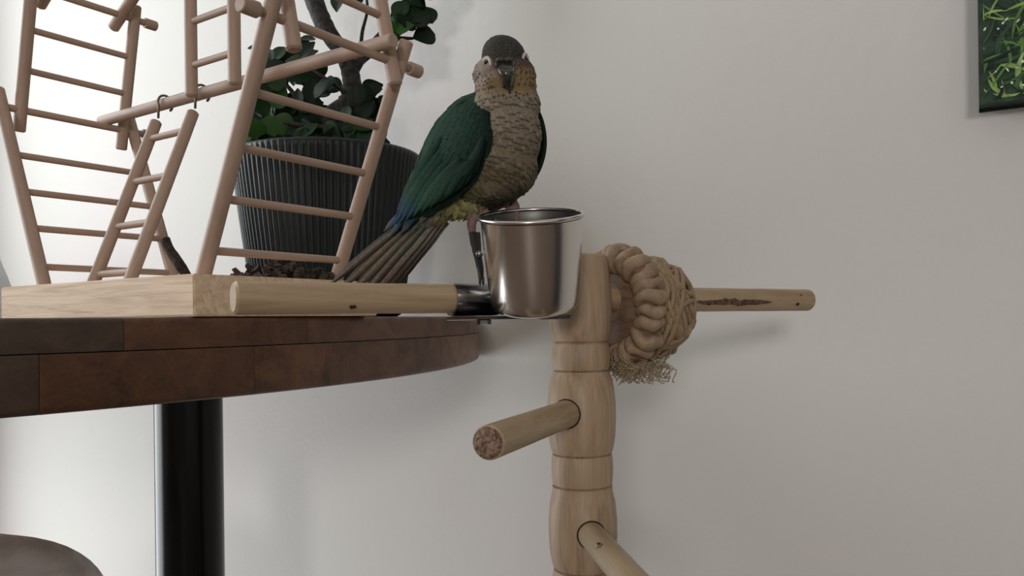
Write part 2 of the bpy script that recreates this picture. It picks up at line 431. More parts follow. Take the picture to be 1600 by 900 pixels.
canvas = root('canvas_print', room(-0.36, WALL_N - 0.02, 0.925), 'canvas print of green tropical leaves hanging on the wall', 'picture')
cw0, cw1, cz0, cz1 = -0.010, -0.60, 0.925, 1.36
cn = WALL_N - 0.030
bm = bmesh.new(); box_bm(bm, (cw1, cn, cz0), (cw0, WALL_N - 0.001, cz1), RM)
bmesh.ops.bevel(bm, geom=bm.edges[:], offset=0.0025, segments=2, affect='EDGES')
M_CANV = speckled('canvas_ink', (0.008, 0.020, 0.011), (0.030, 0.070, 0.034), 0.7, 110, 0.1)
cb = bm_obj('stretched_canvas', bm, M_CANV, canvas)
M_PRINT = vcol('leaf_print_ink', 0.65, 0.3, 120, 0.25)
rng = random.Random(5); V = []; Fc = []; C = []
def print_leaf(w, z, ang, L, wd, bend, col, lift):
    k0 = len(V); n = 9
    for i in range(n + 1):
        t = i / n; a = ang + bend * t
        x = w + L * t * math.cos(ang + bend * t * 0.5); y = z + L * t * math.sin(ang + bend * t * 0.5)
        h = wd * math.sin(math.pi * min(1, t * 0.93 + 0.06)) ** 0.8
        for s in (-1, 0, 1):
            ww = x - s * h * math.sin(a); zz = y + s * h * math.cos(a)
            ww = min(max(ww, cw1 + 0.001), cw0 - 0.001); zz = min(max(zz, cz0 + 0.001), cz1 - 0.001)
            V.append(RM @ Vector((ww, cn - lift, zz)))
            q = 1.25 if s == 0 else (0.75 if s < 0 else 1.0)
            C.append((*[c * q for c in col], 1))
    for i in range(n):
        for s in range(2):
            a = k0 + i * 3 + s; Fc.append((a, a + 1, a + 4, a + 3))
for k in range(6000):
    w = rng.uniform(cw1, cw0); z = rng.uniform(cz0, cz1)
    tone = k / 6000
    g = rng.choice([(0.020, 0.05, 0.028), (0.008, 0.02, 0.012), (0.045, 0.11, 0.04), (0.09, 0.19, 0.05), (0.20, 0.32, 0.09), (0.30, 0.42, 0.15)] if tone > 0.4 else [(0.010, 0.026, 0.016), (0.02, 0.045, 0.026), (0.03, 0.07, 0.035)])
    print_leaf(w, z, rng.uniform(0, 6.28), rng.uniform(0.014, 0.040), rng.uniform(0.0007, 0.0022), rng.uniform(-1.1, 1.1), g, 0.0003 + 0.00000015 * k)
for k in range(1500):
    w = rng.uniform(cw1, cw0); z = rng.uniform(cz0, cz1)
    print_leaf(w, z, rng.uniform(0, 6.28), rng.uniform(0.0015, 0.0045), rng.uniform(0.0006, 0.0013), 0.1, (0.62, 0.68, 0.60), 0.0013)
mesh_obj('leaf_print', V, Fc, M_PRINT, cb, smooth=False, colors=C)

# ------------------------------------------------------------------ bird play gym
C0 = P(303, 480, 0.455); C0.z = 0
U = Vector((0.56, 0.828, 0)).normalized(); Vv = Vector((-U.y, U.x, 0))
BH = 0.0245; BZ = TOPZ + 0.0004
def G(u, v, z): return C0 + U * u + Vv * v + Vector((0, 0, z))
GM = Matrix(((U.x, Vv.x, 0, C0.x), (U.y, Vv.y, 0, C0.y), (0, 0, 1, 0), (0, 0, 0, 1)))
gym = root('bird_play_gym', G(0.074, 0.115, BZ), 'wooden ladder play gym on a pine base at the table edge', 'play gym')
bm = bmesh.new(); box_bm(bm, (0, 0, 0), (0.235, 0.150, BH))
bmesh.ops.bevel(bm, geom=bm.edges[:], offset=0.0009, segments=2, affect='EDGES')
# box built along its long side so the grain follows it
GB = Matrix.Translation(G(0, 0, BZ)) @ Matrix(((Vv.x, U.x, 0, 0), (Vv.y, U.y, 0, 0), (0, 0, 1, 0), (0, 0, 0, 1)))
bm_obj('base_block', bm, M_PINE, gym, GB)
RZ0 = BZ + BH - 0.004
ZT = BZ + BH
RR, RG = 0.0048, 0.0026
AX_Z = CAMZ + 0.173
OUT = 0.064                                   # how far the lower ladders lean out at the axle
DZ = AX_Z - ZT
def lower_ladder(v0, sgn, rung_z, u0=0.020, u1=0.128):
    for u in (u0, u1):
        a = -0.004 / DZ * OUT; e = (AX_Z + 0.015 - ZT) / DZ * OUT
        dowel('rail', G(u, v0 + sgn * a, ZT - 0.004), G(u, v0 + sgn * e, AX_Z + 0.015), RR, M_BEECH, gym, bev=0.25)
    for z in rung_z:
        w = (z - ZT) / DZ * OUT
        dowel('rung', G(u0 + 0.002, v0 + sgn * w, z), G(u1 - 0.002, v0 + sgn * w, z), RG, M_BEECH, gym, n=14)
    w = OUT
    dowel('axle', G(u0 - 0.016, v0 + sgn * w, AX_Z), G(u1 + 0.014, v0 + sgn * w, AX_Z), RG * 1.1, M_BEECH, gym, n=14)
    dowel('axle_knob', G(u0 - 0.020, v0 + sgn * w, AX_Z), G(u0 - 0.008, v0 + sgn * w, AX_Z), 0.0046, M_BEECH, gym)
    dowel('axle_knob', G(u1 + 0.009, v0 + sgn * w, AX_Z), G(u1 + 0.020, v0 + sgn * w, AX_Z), 0.0046, M_BEECH, gym)
rz = [CAMZ + q for q in (0.044, 0.074, 0.103, 0.133)]
lower_ladder(0.020, -1, rz)
lower_ladder(0.212, +1, rz)
TOP2 = AX_Z + 0.094
LEAN2 = 0.020
def upper_ladder(v0, sgn, u0=0.034, u1=0.119):
    vb = v0 + sgn * OUT
    for u in (u0, u1):
        dowel('rail', G(u, vb + sgn * 0.004, AX_Z - 0.017), G(u, vb - sgn * LEAN2 * 1.1, TOP2 + 0.012), RR, M_BEECH, gym, bev=0.25)
    for q in (0.031, 0.062):
        w = -sgn * LEAN2 * q / 0.094
        dowel('rung', G(u0 + 0.002, vb + w, AX_Z + q), G(u1 - 0.002, vb + w, AX_Z + q), RG, M_BEECH, gym, n=14)
    w = -sgn * LEAN2
    dowel('axle', G(u0 - 0.014, vb + w, TOP2), G(u1 + 0.014, vb + w, TOP2), RG * 1.1, M_BEECH, gym, n=14)
    for a, b in ((u0 - 0.020, u0 - 0.009), (u1 + 0.009, u1 + 0.020)):
        dowel('axle_knob', G(a, vb + w, TOP2), G(b, vb + w, TOP2), 0.0044, M_BEECH, gym)
    return vb + w
va = upper_ladder(0.020, -1)
vc = upper_ladder(0.212, +1)
# roof ladders that meet at a ridge above
vr = (va + vc) / 2; RIDGE = TOP2 + 0.085
for vs, sg in ((va, -1), (vc, 1)):
    for u in (0.046, 0.107):
        d = Vector((0, vr - vs, RIDGE - TOP2)).normalized()
        dowel('rail', G(u, vs - d.y * 0.016, TOP2 - d.z * 0.016), G(u, vr, RIDGE), RR, M_BEECH, gym, bev=0.25)
    for t in (0.3, 0.6):
        dowel('rung', G(0.046, vs + (vr - vs) * t, TOP2 + (RIDGE - TOP2) * t), G(0.107, vs + (vr - vs) * t, TOP2 + (RIDGE - TOP2) * t), RG, M_BEECH, gym, n=14)
dowel('ridge_axle', G(0.015, vr, RIDGE), G(0.140, vr, RIDGE), RG * 1.1, M_BEECH, gym, n=14)
UB = 0.107; CBZ = AX_Z + 0.0075
dowel('crossbar', G(UB, 0.290, CBZ), G(UB, -0.058, CBZ), 0.0047, M_BEECH, gym)
# ladder on hooks over the crossbar, leaning onto the base
def hook(p, mat_, parent, reach):
    """wire hook over the bar at p (bar axis = Vv); shank goes down the near (-U) side"""
    pts = []
    for k in range(13):
        a = R(205 - 255 * k / 12)
        pts.append(p + (U * -1 * -math.cos(a) + Vector((0, 0, 1)) * math.sin(a)) * 0.0066)
    pts = [p - U * 0.0064 - Vector((0, 0, reach))] + pts
    return tube('hook', pts, 0.0010, mat_, parent, 8)
lad = root('hanging_ladder', G(0.05, 0.168, ZT), 'small wooden ladder hooked over the crossbar leaning down to the base', 'ladder', 'hanging ladders on the gym')
for v0 in (0.193, 0.1435):
    top = G(UB - 0.008, v0, CBZ - 0.016); bot = G(UB - 0.062, v0, ZT + 0.0005)
    dowel('rail', bot, top, 0.0046, M_BEECH, lad, bev=0.25)
    hook(G(UB, v0, CBZ), M_HOOK, lad, 0.013)
for t in (0.07, 0.345, 0.615, 0.885):
    a = G(UB - 0.062 + 0.054 * t, 0.193, ZT + (CBZ - 0.016 - ZT) * t); b = G(UB - 0.062 + 0.054 * t, 0.1435, ZT + (CBZ - 0.016 - ZT) * t)
    dowel('rung', a, b, 0.0027, M_BEECH, lad, n=14)
# ladder hanging from the ridge
lad2 = root('hanging_ladder', G(0.085, 0.10, CAMZ + 0.17), 'small wooden ladder hanging straight down above the crossbar', 'ladder', 'hanging ladders on the gym')
for v0 in (0.125, 0.074):
    dowel('rail', G(0.085, v0, CAMZ + 0.170), G(0.085, v0, RIDGE - 0.024), 0.0046, M_BEECH, lad2, bev=0.25)
    tube('hook', spline([G(0.085, v0, RIDGE - 0.026), G(0.085, v0, RIDGE - 0.014), G(0.085, (v0 + vr) / 2, RIDGE + 0.004), G(0.085, vr, RIDGE + 0.0045), G(0.085, vr - (v0 - vr) * 0.12, RIDGE)], 5), 0.0009, M_HOOK, lad2, 6)
for q in (0.193, 0.2255, 0.258, 0.29):
    dowel('rung', G(0.085, 0.125, CAMZ + q), G(0.085, 0.074, CAMZ + q), 0.0026, M_BEECH, lad2, n=14)

# dark twig and bark chips on the base
tw = [P(258, 373, 0.640), P(264, 388, 0.640), P(275, 405, 0.640), P(285, 420, 0.640), G(0.138, 0.205, ZT + 0.003)]
tag(tube('dark_twig', spline(tw, 5), [0.0038] * 8 + [0.0042] * 13, M_TWIG), 'short dark twig leaning at the back of the pine base', 'twig')
rng = random.Random(11); V = []; Fc = []
for k in range(150):
    a = rng.uniform(0, 6.28); q = rng.random() ** 0.6
    cu = 0.112 + 0.030 * q * math.sin(a); cv = 0.062 + 0.048 * q * math.cos(a)
    h = 0.017 * (1 - q) * rng.uniform(0.3, 1) + 0.002
    c = G(cu, cv, ZT + h)
    M = Euler((rng.uniform(-0.9, 0.9), rng.uniform(-0.9, 0.9), rng.uniform(0, 6.28))).to_matrix()
    L, W, H = rng.uniform(0.003, 0.008), rng.uniform(0.002, 0.004), rng.uniform(0.0008, 0.0018)
    k0 = len(V)
    for sx, sy, sz in ((-1, -.7, -1), (1, -.4, -1), (.8, .9, -1), (-.7, .8, -1), (-.9, -.6, 1), (.9, -.5, 1), (.7, .7, 1), (-.8, .9, 1)):
        p = c + M @ Vector((sx * L, sy * W, sz * H)); p.z = max(p.z, ZT + 0.0002); V.append(p)
    for q4 in ((0, 3, 2, 1), (4, 5, 6, 7), (0, 1, 5, 4), (1, 2, 6, 5), (2, 3, 7, 6), (3, 0, 4, 7)): Fc.append([k0 + i for i in q4])
o = mesh_obj('bark_chips', V, Fc, M_CHIPS, smooth=False); tag(o, 'small heap of dark bark chips on the pine base', 'bark chips'); o['kind'] = 'stuff'

# ------------------------------------------------------------------ potted plant
PD = 0.89
pc = P(516, 480, PD); pc.z = TOPZ + 0.0004
plant = root('potted_plant', pc, 'jade-leaved bonsai plant in a ribbed dark green pot', 'potted plant')
PH = P(516, 246, PD).z - pc.z; RT = 0.1030; RB = 0.078
prof = [(RB * 0.92, 0.0), (RB, 0.004)]
for i in range(1, 11):
    t = i / 10; prof.append((RB + (RT - RB) * (t ** 0.8), 0.004 + (PH - 0.012) * t))
prof += [(RT + 0.001, PH - 0.003), (RT - 0.001, PH), (RT - 0.004, PH - 0.001), (RT - 0.006, PH - 0.02), (RT - 0.008, PH - 0.03), (0, PH - 0.03)]
n = 528; v, f = lathe_vf([(0, 0)] + prof, n)
vv = []
for x, y, z in v:
    r = math.hypot(x, y)
    if r > 0.06 and 0.003 < z < PH - 0.006 and r > RB - 0.004 and not (z > PH - 0.032 and r < RT - 0.0055):
        a = math.atan2(y, x); s = 1 + 0.0010 / r * (abs(math.sin(a * 44)) * 2 - 1.4)
        x, y = x * s, y * s
    vv.append((x, y, z))
pot = mesh_obj('pot', vv, f, M_POT, plant, Matrix.Translation(pc))
v, f = lathe_vf([(RT - 0.008, -0.006), (RT - 0.008, 0.0), (0.04, 0.006), (0, 0.008)], 40)
mesh_obj('soil', v, f, M_SOIL, plant, Matrix.Translation((pc.x, pc.y, pc.z + PH - 0.026)))
def PP(x, y, dd=0.0): return P(x, y, PD + dd)
tr = spline([(492, -70, .0, 18), (488, -20, 0, 17), (496, 15, -0.004, 16), (516, 55, -0.006, 15), (540, 90, -0.004, 15), (549, 125, 0, 16), (545, 160, .002, 18), (522, 182, 0, 21), (500, 200, -.002, 24), (497, 235, 0, 28), (500, 285, 0, 30)], 6)
trunk = tube('trunk', [PP(p[0], p[1], p[2]) + Vector((noise.noise(Vector((i * .7, 0, 0))), noise.noise(Vector((i * .7, 5, 0))), 0)) * 0.0022 for i, p in enumerate(tr)], [p[3] / F * PD * 0.9 * (1 + 0.12 * noise.noise(Vector((i * 0.9, 2, 2)))) for i, p in enumerate(tr)], M_BARKTRUNK, plant, 14)
branches = [[(548, 120, 0, 6), (562, 85, .01, 5), (566, 50, .01, 4), (574, 15, .0, 3), (570, -20, 0, 3)],
            [(555, 110, 0, 9), (580, 70, .0, 6), (600, 48, .0, 5), (630, 30, -.005, 4), (650, 10, 0, 3)],
            [(556, 105, .01, 6), (585, 80, .012, 7), (612, 62, .01, 6), (645, 60, 0, 3)],
            [(530, 178, -.01, 6), (480, 165, -.02, 5), (445, 130, -.025, 4), (425, 110, -.02, 3)],
            [(505, 200, -.02, 7), (465, 195, -.03, 5), (425, 190, -.03, 4), (405, 200, -.03, 3)],
            [(520, 185, 0, 7), (555, 190, -.015, 5), (580, 200, -.02, 4), (600, 230, -.02, 3)],
            [(500, 215, -.02, 6), (470, 222, -.04, 4), (430, 232, -.045, 3), (395, 238, -.04, 3)],
            [(545, 150, 0, 5), (520, 130, -.02, 4), (490, 110, -.025, 3), (470, 90, -.02, 3)]]
for b in branches:
    s = spline(b, 5)
    tube('branch', [PP(p[0], p[1], p[2]) for p in s], [p[3] / F * PD * 0.75 for p in s], M_BARKTRUNK, plant, 8)
def leaf_mesh(name, m, wide):
    v, f = [], []; n = 9; fold = 0.10
    for i in range(n + 1):
        t = i / n
        h = wide * (max(0.0, math.sin(math.pi * t ** 1.35)) ** 0.62) * 0.5 if 0 < t < 1 else (0.03 if t == 0 else 0.0)
        z = -0.18 * (t - 0.3) ** 2
        for s in (-1, -0.5, 0, 0.5, 1):
            v.append((t, s * h, z + fold * abs(s) * h * 1.2 - 0.02 * (s == 0)))
    for i in range(n):
        for s in range(4):
            a = i * 5 + s; f.append((a, a + 1, a + 6, a + 5))
    k = len(v)
    v += [(x, y, z - 0.028) for x, y, z in v]; f += [(d + k, c + k, b + k, a + k) for a, b, c, d in f]
    me = bpy.data.meshes.new(name); me.from_pydata(v, [], f); me.materials.append(m)
    me.polygons.foreach_set('use_smooth', [True] * len(me.polygons)); return me
leaf_meshes = [leaf_mesh('leaf', M_LEAVES[i % 3], w) for i, w in enumerate((0.80, 0.88, 0.92, 0.70, 0.78, 0.98, 1.0))]
rng = random.Random(21)
blobs = [(400, 205, 16, 26, 8), (430, 205, 24, 24, 8), (480, 205, 20, 20, 8), (440, 92, 26, 20, 11), (470, 78, 16, 12, 4), (432, 118, 18, 14, 6), (478, 112, 26, 18, 8), (415, 140, 20, 16, 4), (412, 185, 22, 26, 13),
         (450, 165, 26, 20, 8), (455, 205, 26, 20, 10), (500, 140, 26, 16, 7), (490, 180, 22, 20, 8), (520, 210, 30, 20, 10), (565, 145, 12, 8, 4),
         (558, 190, 34, 24, 20), (582, 212, 16, 18, 10), (545, 230, 42, 12, 14), (500, 215, 30, 16, 8), (570, 165, 14, 10, 4), (400, 236, 20, 8, 7), (440, 240, 26, 6, 6),
         (640, 18, 24, 22, 16), (622, 50, 12, 14, 5), (655, -20, 26, 16, 8), (600, -25, 30, 14, 8), (540, -70, 60, 30, 16), (620, -80, 50, 30, 14), (470, -110, 50, 30, 12), (560, -140, 60, 30, 16), (690, -60, 30, 30, 8), (580, 140, 8, 6, 2), (395, 115, 10, 6, 1), (535, -2, 14, 6, 2)]
fixed = [(663, 55, 38, 20, 6), (668, 22, 34, -60, 1), (580, 140, 34, 10, 0), (596, 155, 16, 70, 0), (480, 60, 26, 15, 1), (392, 74, 14, 0, 0)]
def leaf(px, py, dd, size, yaw, mi, tilt=None):
    me = leaf_meshes[mi]
    s = size / F * PD
    # leaf direction in picture-like plane plus some depth, blade turned towards the room
    d = Vector((math.cos(yaw), rng.uniform(-0.5, 0.5), math.sin(yaw))).normalized()
    up = Vector((rng.uniform(-0.5, 0.5), -1.0, rng.uniform(-0.2, 0.9)))
    up = (up - d * up.dot(d)).normalized(); sd = up.cross(d)
    B = Matrix(((d.x, sd.x, up.x), (d.y, sd.y, up.y), (d.z, sd.z, up.z))).to_4x4()
    o = bpy.data.objects.new('leaf', me)
    c = PP(px, py, dd) - d * s * 0.5
    put(o, plant, Matrix.Translation(c) @ B @ Matrix.Diagonal((s, s, s, 1)))
for bx, by, rx, ry, k in blobs:
    for i in range(k):
        a = rng.uniform(0, 6.28); q = math.sqrt(rng.random())
        x = bx + rx * q * math.cos(a); y = by + ry * q * math.sin(a)
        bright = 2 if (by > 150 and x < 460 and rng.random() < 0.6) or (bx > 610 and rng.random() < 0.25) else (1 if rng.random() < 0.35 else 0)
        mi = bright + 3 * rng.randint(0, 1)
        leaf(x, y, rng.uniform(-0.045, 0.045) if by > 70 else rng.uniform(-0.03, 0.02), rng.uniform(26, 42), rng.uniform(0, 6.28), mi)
for x, y, s, yaw, mi in fixed: leaf(x, y, -0.01, s, R(yaw), mi)

# ------------------------------------------------------------------ perch stand
k_l = P(364, 470, 0.406); k_r = P(1262, 466, 0.640)
zp = (k_l.z + k_r.z) / 2; k_l.z = k_r.z = zp
DW = (k_r - k_l)
PX = k_l + DW * 0.4918                       # where the top perch goes through the post
stand = root('perch_stand', (PX.x, PX.y, 0), 'turned wooden perch stand with dowel perches in front of the table', 'perch stand')
def zpx(y): return CAMZ + (498.7 - y) / F * 0.521
s_ = 0.521 / F
segs = []
prof = [(0, zpx(399)), (40 * s_, zpx(399)), (42.5 * s_, zpx(402)), (46 * s_, zpx(430)), (49 * s_, zpx(470)), (49.5 * s_, zpx(492)), (48 * s_, zpx(515)), (44 * s_, zpx(532)), (41 * s_, zpx(535)),
        (43.4 * s_, zpx(537)), (45.5 * s_, zpx(548)), (46 * s_, zpx(558)), (45 * s_, zpx(572)), (43.4 * s_, zpx(577)), (41 * s_, zpx(578.5)), (44 * s_, zpx(580))]
y = 580
for rep in range(14):
    for dy, r in ((8, 47), (25, 51), (50, 53.3), (75, 53.5), (100, 52), (118, 49), (126, 46.5), (128, 43.6), (129.5, 46.4), (140, 47.8), (152, 48), (166, 47.3), (175, 46.2), (177, 43.6), (178.5, 47)):
        prof.append((r * s_, zpx(y + dy)))
    y += 178.5
    if zpx(y) < 0.12: break
prof = [p for p in prof if p[1] > 0.03] + [(47 * s_, 0.03), (0, 0.03)]
v, f = lathe_vf(prof, 56)
post = mesh_obj('post', v, f, M_POST, stand, Matrix.Translation((PX.x, PX.y, 0)))
sharp(post, 28)
v, f = lathe_vf([(0, 0), (0.15, 0), (0.155, 0.006), (0.155, 0.02), (0.148, 0.027), (0.03, 0.031), (0, 0.031)], 64)
mesh_obj('stand_base', v, f, M_POST, stand, Matrix.Translation((PX.x, PX.y, 0)))
dowel('perch', k_l, k_r, 0.0086, M_PERCH, stand, n=32, bev=0.16, worn=0.012)
e2 = P(762, 692, 0.388); s2 = P(893, 645, 0.512); s2.z = e2.z; s2 += (s2 - e2).normalized() * 0.02
dowel('perch', s2, e2, 0.0087, M_PERCH, stand, n=32, bev=0.14, worn=0.006)
dd = (e2 - s2).normalized()
v, f = lathe_vf([(0.0079, 0), (0.0078, 0.0004), (0.004, 0.0007), (0, 0.0005)], 28)
mesh_obj('perch_end_grain', v, f, M_ENDGRAIN, stand, frame_to(e2, e2 + dd))
s3 = P(922, 834, 0.503); e3 = P(1075, 1010, 0.33); e3.z = s3.z
d3 = (e3 - s3).normalized(); s3 -= d3 * 0.02
dowel('perch', s3, e3, 0.0084, M_PERCH, stand, n=32, bev=0.14, worn=0.006)
# dark rims of the drilled holes: rings around each dowel where it leaves the post
def hole_ring(p_in, d, r):
    # first point along the dowel outside the post surface, ring slightly larger than the dowel
    n = 40; v = []; f = []
    up = Vector((0, 0, 1)); sd = d.cross(up).normalized(); upn = sd.cross(d).normalized()
    for i in range(n):
        a = 2 * math.pi * i / n; off = sd * math.cos(a) + upn * math.sin(a)
        for rr in (r * 0.97, r * 1.10):
            p = p_in + off * rr
            # march along the dowel until the post radius is left
            t = 0.0
            while t < 0.06:
                q = p + d * t; rad = math.hypot(q.x - PX.x, q.y - PX.y)
                pr = np.interp(-q.z, [-z for _, z in prof], [r_ for r_, _ in prof])
                if rad > pr + 0.00025: break
                t += 0.0003
            v.append(p + d * t)
    for i in range(n):
        j = (i + 1) % n; f.append((2 * i, 2 * i + 1, 2 * j + 1, 2 * j))
    return mesh_obj('hole_rim', v, f, M_DARKHOLE, stand)
hole_ring(s2, dd, 0.0087); hole_ring(s3, d3, 0.0084)
# knots and the bark streak on the perches
def on_dowel(p0, p1, r, t, ang):
    d = (p1 - p0).normalized(); up = Vector((0, 0, 1)); sd = Vector((d.y, -d.x, 0)).normalized()   # sd towards the camera
    o = sd * math.cos(ang) + up * math.sin(ang)
    return p0 + (p1 - p0) * t + o * r, o, d
def patch(name, p0, p1, r, t0, t1, a0, a1, m, parent, jag=0.0, n=24, seed=0):
    v, f = [], []; k = 7
    for i in range(n + 1):
        t = t0 + (t1 - t0) * i / n; q = math.sin(math.pi * (i / n)) ** 0.5
        mid = (a0 + a1) / 2 + jag * 0.5 * noise.noise(Vector((i * 0.6, seed, 0))); h = (a1 - a0) / 2 * q * (1 + jag * noise.noise(Vector((i * 0.9, seed, 4))))
        for j in range(k):
            a = mid + h * (2 * j / (k - 1) - 1)
            v.append(on_dowel(p0, p1, r + 0.00025, t, a)[0])
    for i in range(n):
        for j in range(k - 1): f.append((i * k + j, i * k + j + 1, (i + 1) * k + j + 1, (i + 1) * k + j))
    return mesh_obj(name, v, f, m, parent)
patch('bark_streak', k_l, k_r, 0.0087, 0.70, 0.885, -0.50, 0.02, M_BARK, stand, 0.45, 16, 3)
patch('knot', k_l, k_r, 0.0087, 0.132, 0.142, -0.75, -0.45, M_KNOT, stand, 0.2, 6, 1)
patch('knot', k_l, k_r, 0.0087, 0.945, 0.955, -0.55, -0.25, M_KNOT, stand, 0.2, 6, 2)
patch('knot', k_l, k_r, 0.0087, 0.957, 0.962, 0.35, 0.5, M_KNOT, stand, 0.2, 6, 5)
patch('knot', s3, e3, 0.0085, 0.32, 0.37, 0.75, 0.95, M_KNOT, stand, 0.8, 10, 8)

# ------------------------------------------------------------------ steel cup
CUPD = 0.458
ctop = P(830, 336, CUPD - 0.006); cbot = P(836, 484, CUPD + 0.008)
ax = (ctop - cbot); CH = ax.length
CM = frame_to(cbot, ctop)
cup = root('feeding_cup', cbot, 'shiny stainless steel feeding cup clamped to the upper perch', 'cup')
pxm = CUPD / F
r0, r1 = 70 * pxm, 78.5 * pxm
prof = [(0, 0), (r0 * 0.80, 0.0), (r0 * 0.93, 0.0015), (r0 * 0.985, 0.0045), (r0, 0.008)]
for i in range(1, 11): prof.append((r0 + (r1 - r0) * (i / 10) ** 0.7, 0.008 + (CH - 0.012) * i / 10))
prof += [(r1 + 0.0002, CH - 0.002)]
v, f = lathe_vf(prof, 96)
mesh_obj('cup_body', v, f, M_STEEL, cup, CM)
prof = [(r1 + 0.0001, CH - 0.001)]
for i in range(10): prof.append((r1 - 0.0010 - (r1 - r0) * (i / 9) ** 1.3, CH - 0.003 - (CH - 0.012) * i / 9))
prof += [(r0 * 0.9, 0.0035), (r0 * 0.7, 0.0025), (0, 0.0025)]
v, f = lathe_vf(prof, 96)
mesh_obj('shaded_cup_inside', v, f, M_INSIDE_SHADE, cup, CM)
v, f = [], []
n = 96
for i in range(n):
    a = 2 * math.pi * i / n
    for j in range(10):
        b = 2 * math.pi * j / 10
        rr = r1 + 0.0007 + 0.0014 * math.cos(b)
        v.append((rr * math.cos(a), rr * math.sin(a), CH + 0.0012 * math.sin(b) - 0.0004))
for i in range(n):
    for j in range(10):
        f.append((i * 10 + j, ((i + 1) % n) * 10 + j, ((i + 1) % n) * 10 + (j + 1) % 10, i * 10 + (j + 1) % 10))
mesh_obj('rolled_rim', v, f, M_STEEL, cup, CM)
# clamp: a half-round sleeve over the perch and a flat bracket strip beneath it
def perch_at(px): 
    k = (px - 800) / F
    t = (k * k_l.y - k_l.x) / (DW.x - k * DW.y); return t
tA, tB = perch_at(704), perch_at(775)
v, f = [], []; na = 18; nn = 8
for i in range(nn + 1):
    t = tA + (tB - tA) * i / nn
    for j in range(na + 1):
        a = R(62 - 205 * j / na)
        for rr in (0.0093, 0.0103): v.append(on_dowel(k_l, k_r, rr * (1.0 if 0 < i < nn else 0.985), t, a)[0])
st = 2 * (na + 1)
for i in range(nn):
    for j in range(na):
        a = i * st + 2 * j
        f.append((a, a + 2, a + st + 2, a + st)); f.append((a + 1, a + st + 1, a + st + 3, a + 3))
for j in range(na):
    a = 2 * j; f.append((a, a + 1, a + 3, a + 2)); a += nn * st; f.append((a, a + 2, a + 3, a + 1))
for i in range(nn):
    a = i * st; f.append((a, a + st, a + st + 1, a + 1)); a += st - 2; f.append((a, a + 1, a + st + 1, a + st))
sharp(mesh_obj('clamp_sleeve', v, f, M_CLAMP, cup))
bm = bmesh.new()
dx = DW.normalized(); sd = Vector((dx.y, -dx.x, 0))
c = k_l + DW * tA
Mb = Matrix(((dx.x, sd.x, 0, c.x), (dx.y, sd.y, 0, c.y), (0, 0, 1, zp), (0, 0, 0, 1)))
box_bm(bm, (0.0, -0.004, -0.0125), (0.066, 0.030, -0.0107), Mb)
bmesh.ops.bevel(bm, geom=bm.edges[:], offset=0.0004, segments=1, affect='EDGES')
bm_obj('bracket_strip', bm, M_CLAMP, cup)
v, f = lathe_vf([(0, 0), (0.0042, 0), (0.0042, 0.0025), (0.0036, 0.003), (0, 0.003)], 6)
mesh_obj('bolt_head', v, f, M_CLAMP, cup, Matrix.Translation(Mb @ Vector((0.016, 0.012, -0.0155))), smooth=False)

# black hanger clip down the cup's left side, below the bird's foot
cs = spline([(741, 362, .466, 9), (743, 378, .464, 8.5), (746, 398, .463, 6.5), (750, 418, .463, 5.5), (752, 436, .463, 4)], 4)
V, Fc = [], []
for x, y, d, h in cs:
    for q, e in ((-1, 0), (-0.3, -.0012), (0.4, -.0004), (1, -.0012), (1, .0016), (-1, .0016)):
        V.append(P(x + q * h, y + 1.5 * math.sin(x * 3 + q * 4), d + e))
for i in range(len(cs) - 1):
    for j in range(6): Fc.append((i * 6 + j, i * 6 + (j + 1) % 6, (i + 1) * 6 + (j + 1) % 6, (i + 1) * 6 + j))
Fc.append((5, 4, 3, 2, 1, 0)); Fc.append(tuple((len(cs) - 1) * 6 + j for j in range(6)))
clip_ = mesh_obj('hanger_clip', V, Fc, M_BLACKCLIP, cup, smooth=False)
for x in (749.5, 754.5): tube('clip_prong', [P(x, 434, .463), P(x + .3, 441, .463), P(x + 1, 446, .463)], [.0009, .0008, .0003], M_BLACKCLIP, clip_, 6)
v, f = lathe_vf([(0, 0), (0.0022, 0), (0.002, 0.0012), (0, 0.0015)], 14)
mesh_obj('clip_rivet', v, f, M_CLAMP, clip_, frame_to(P(749, 397, .4618), P(749, 397, .45)))

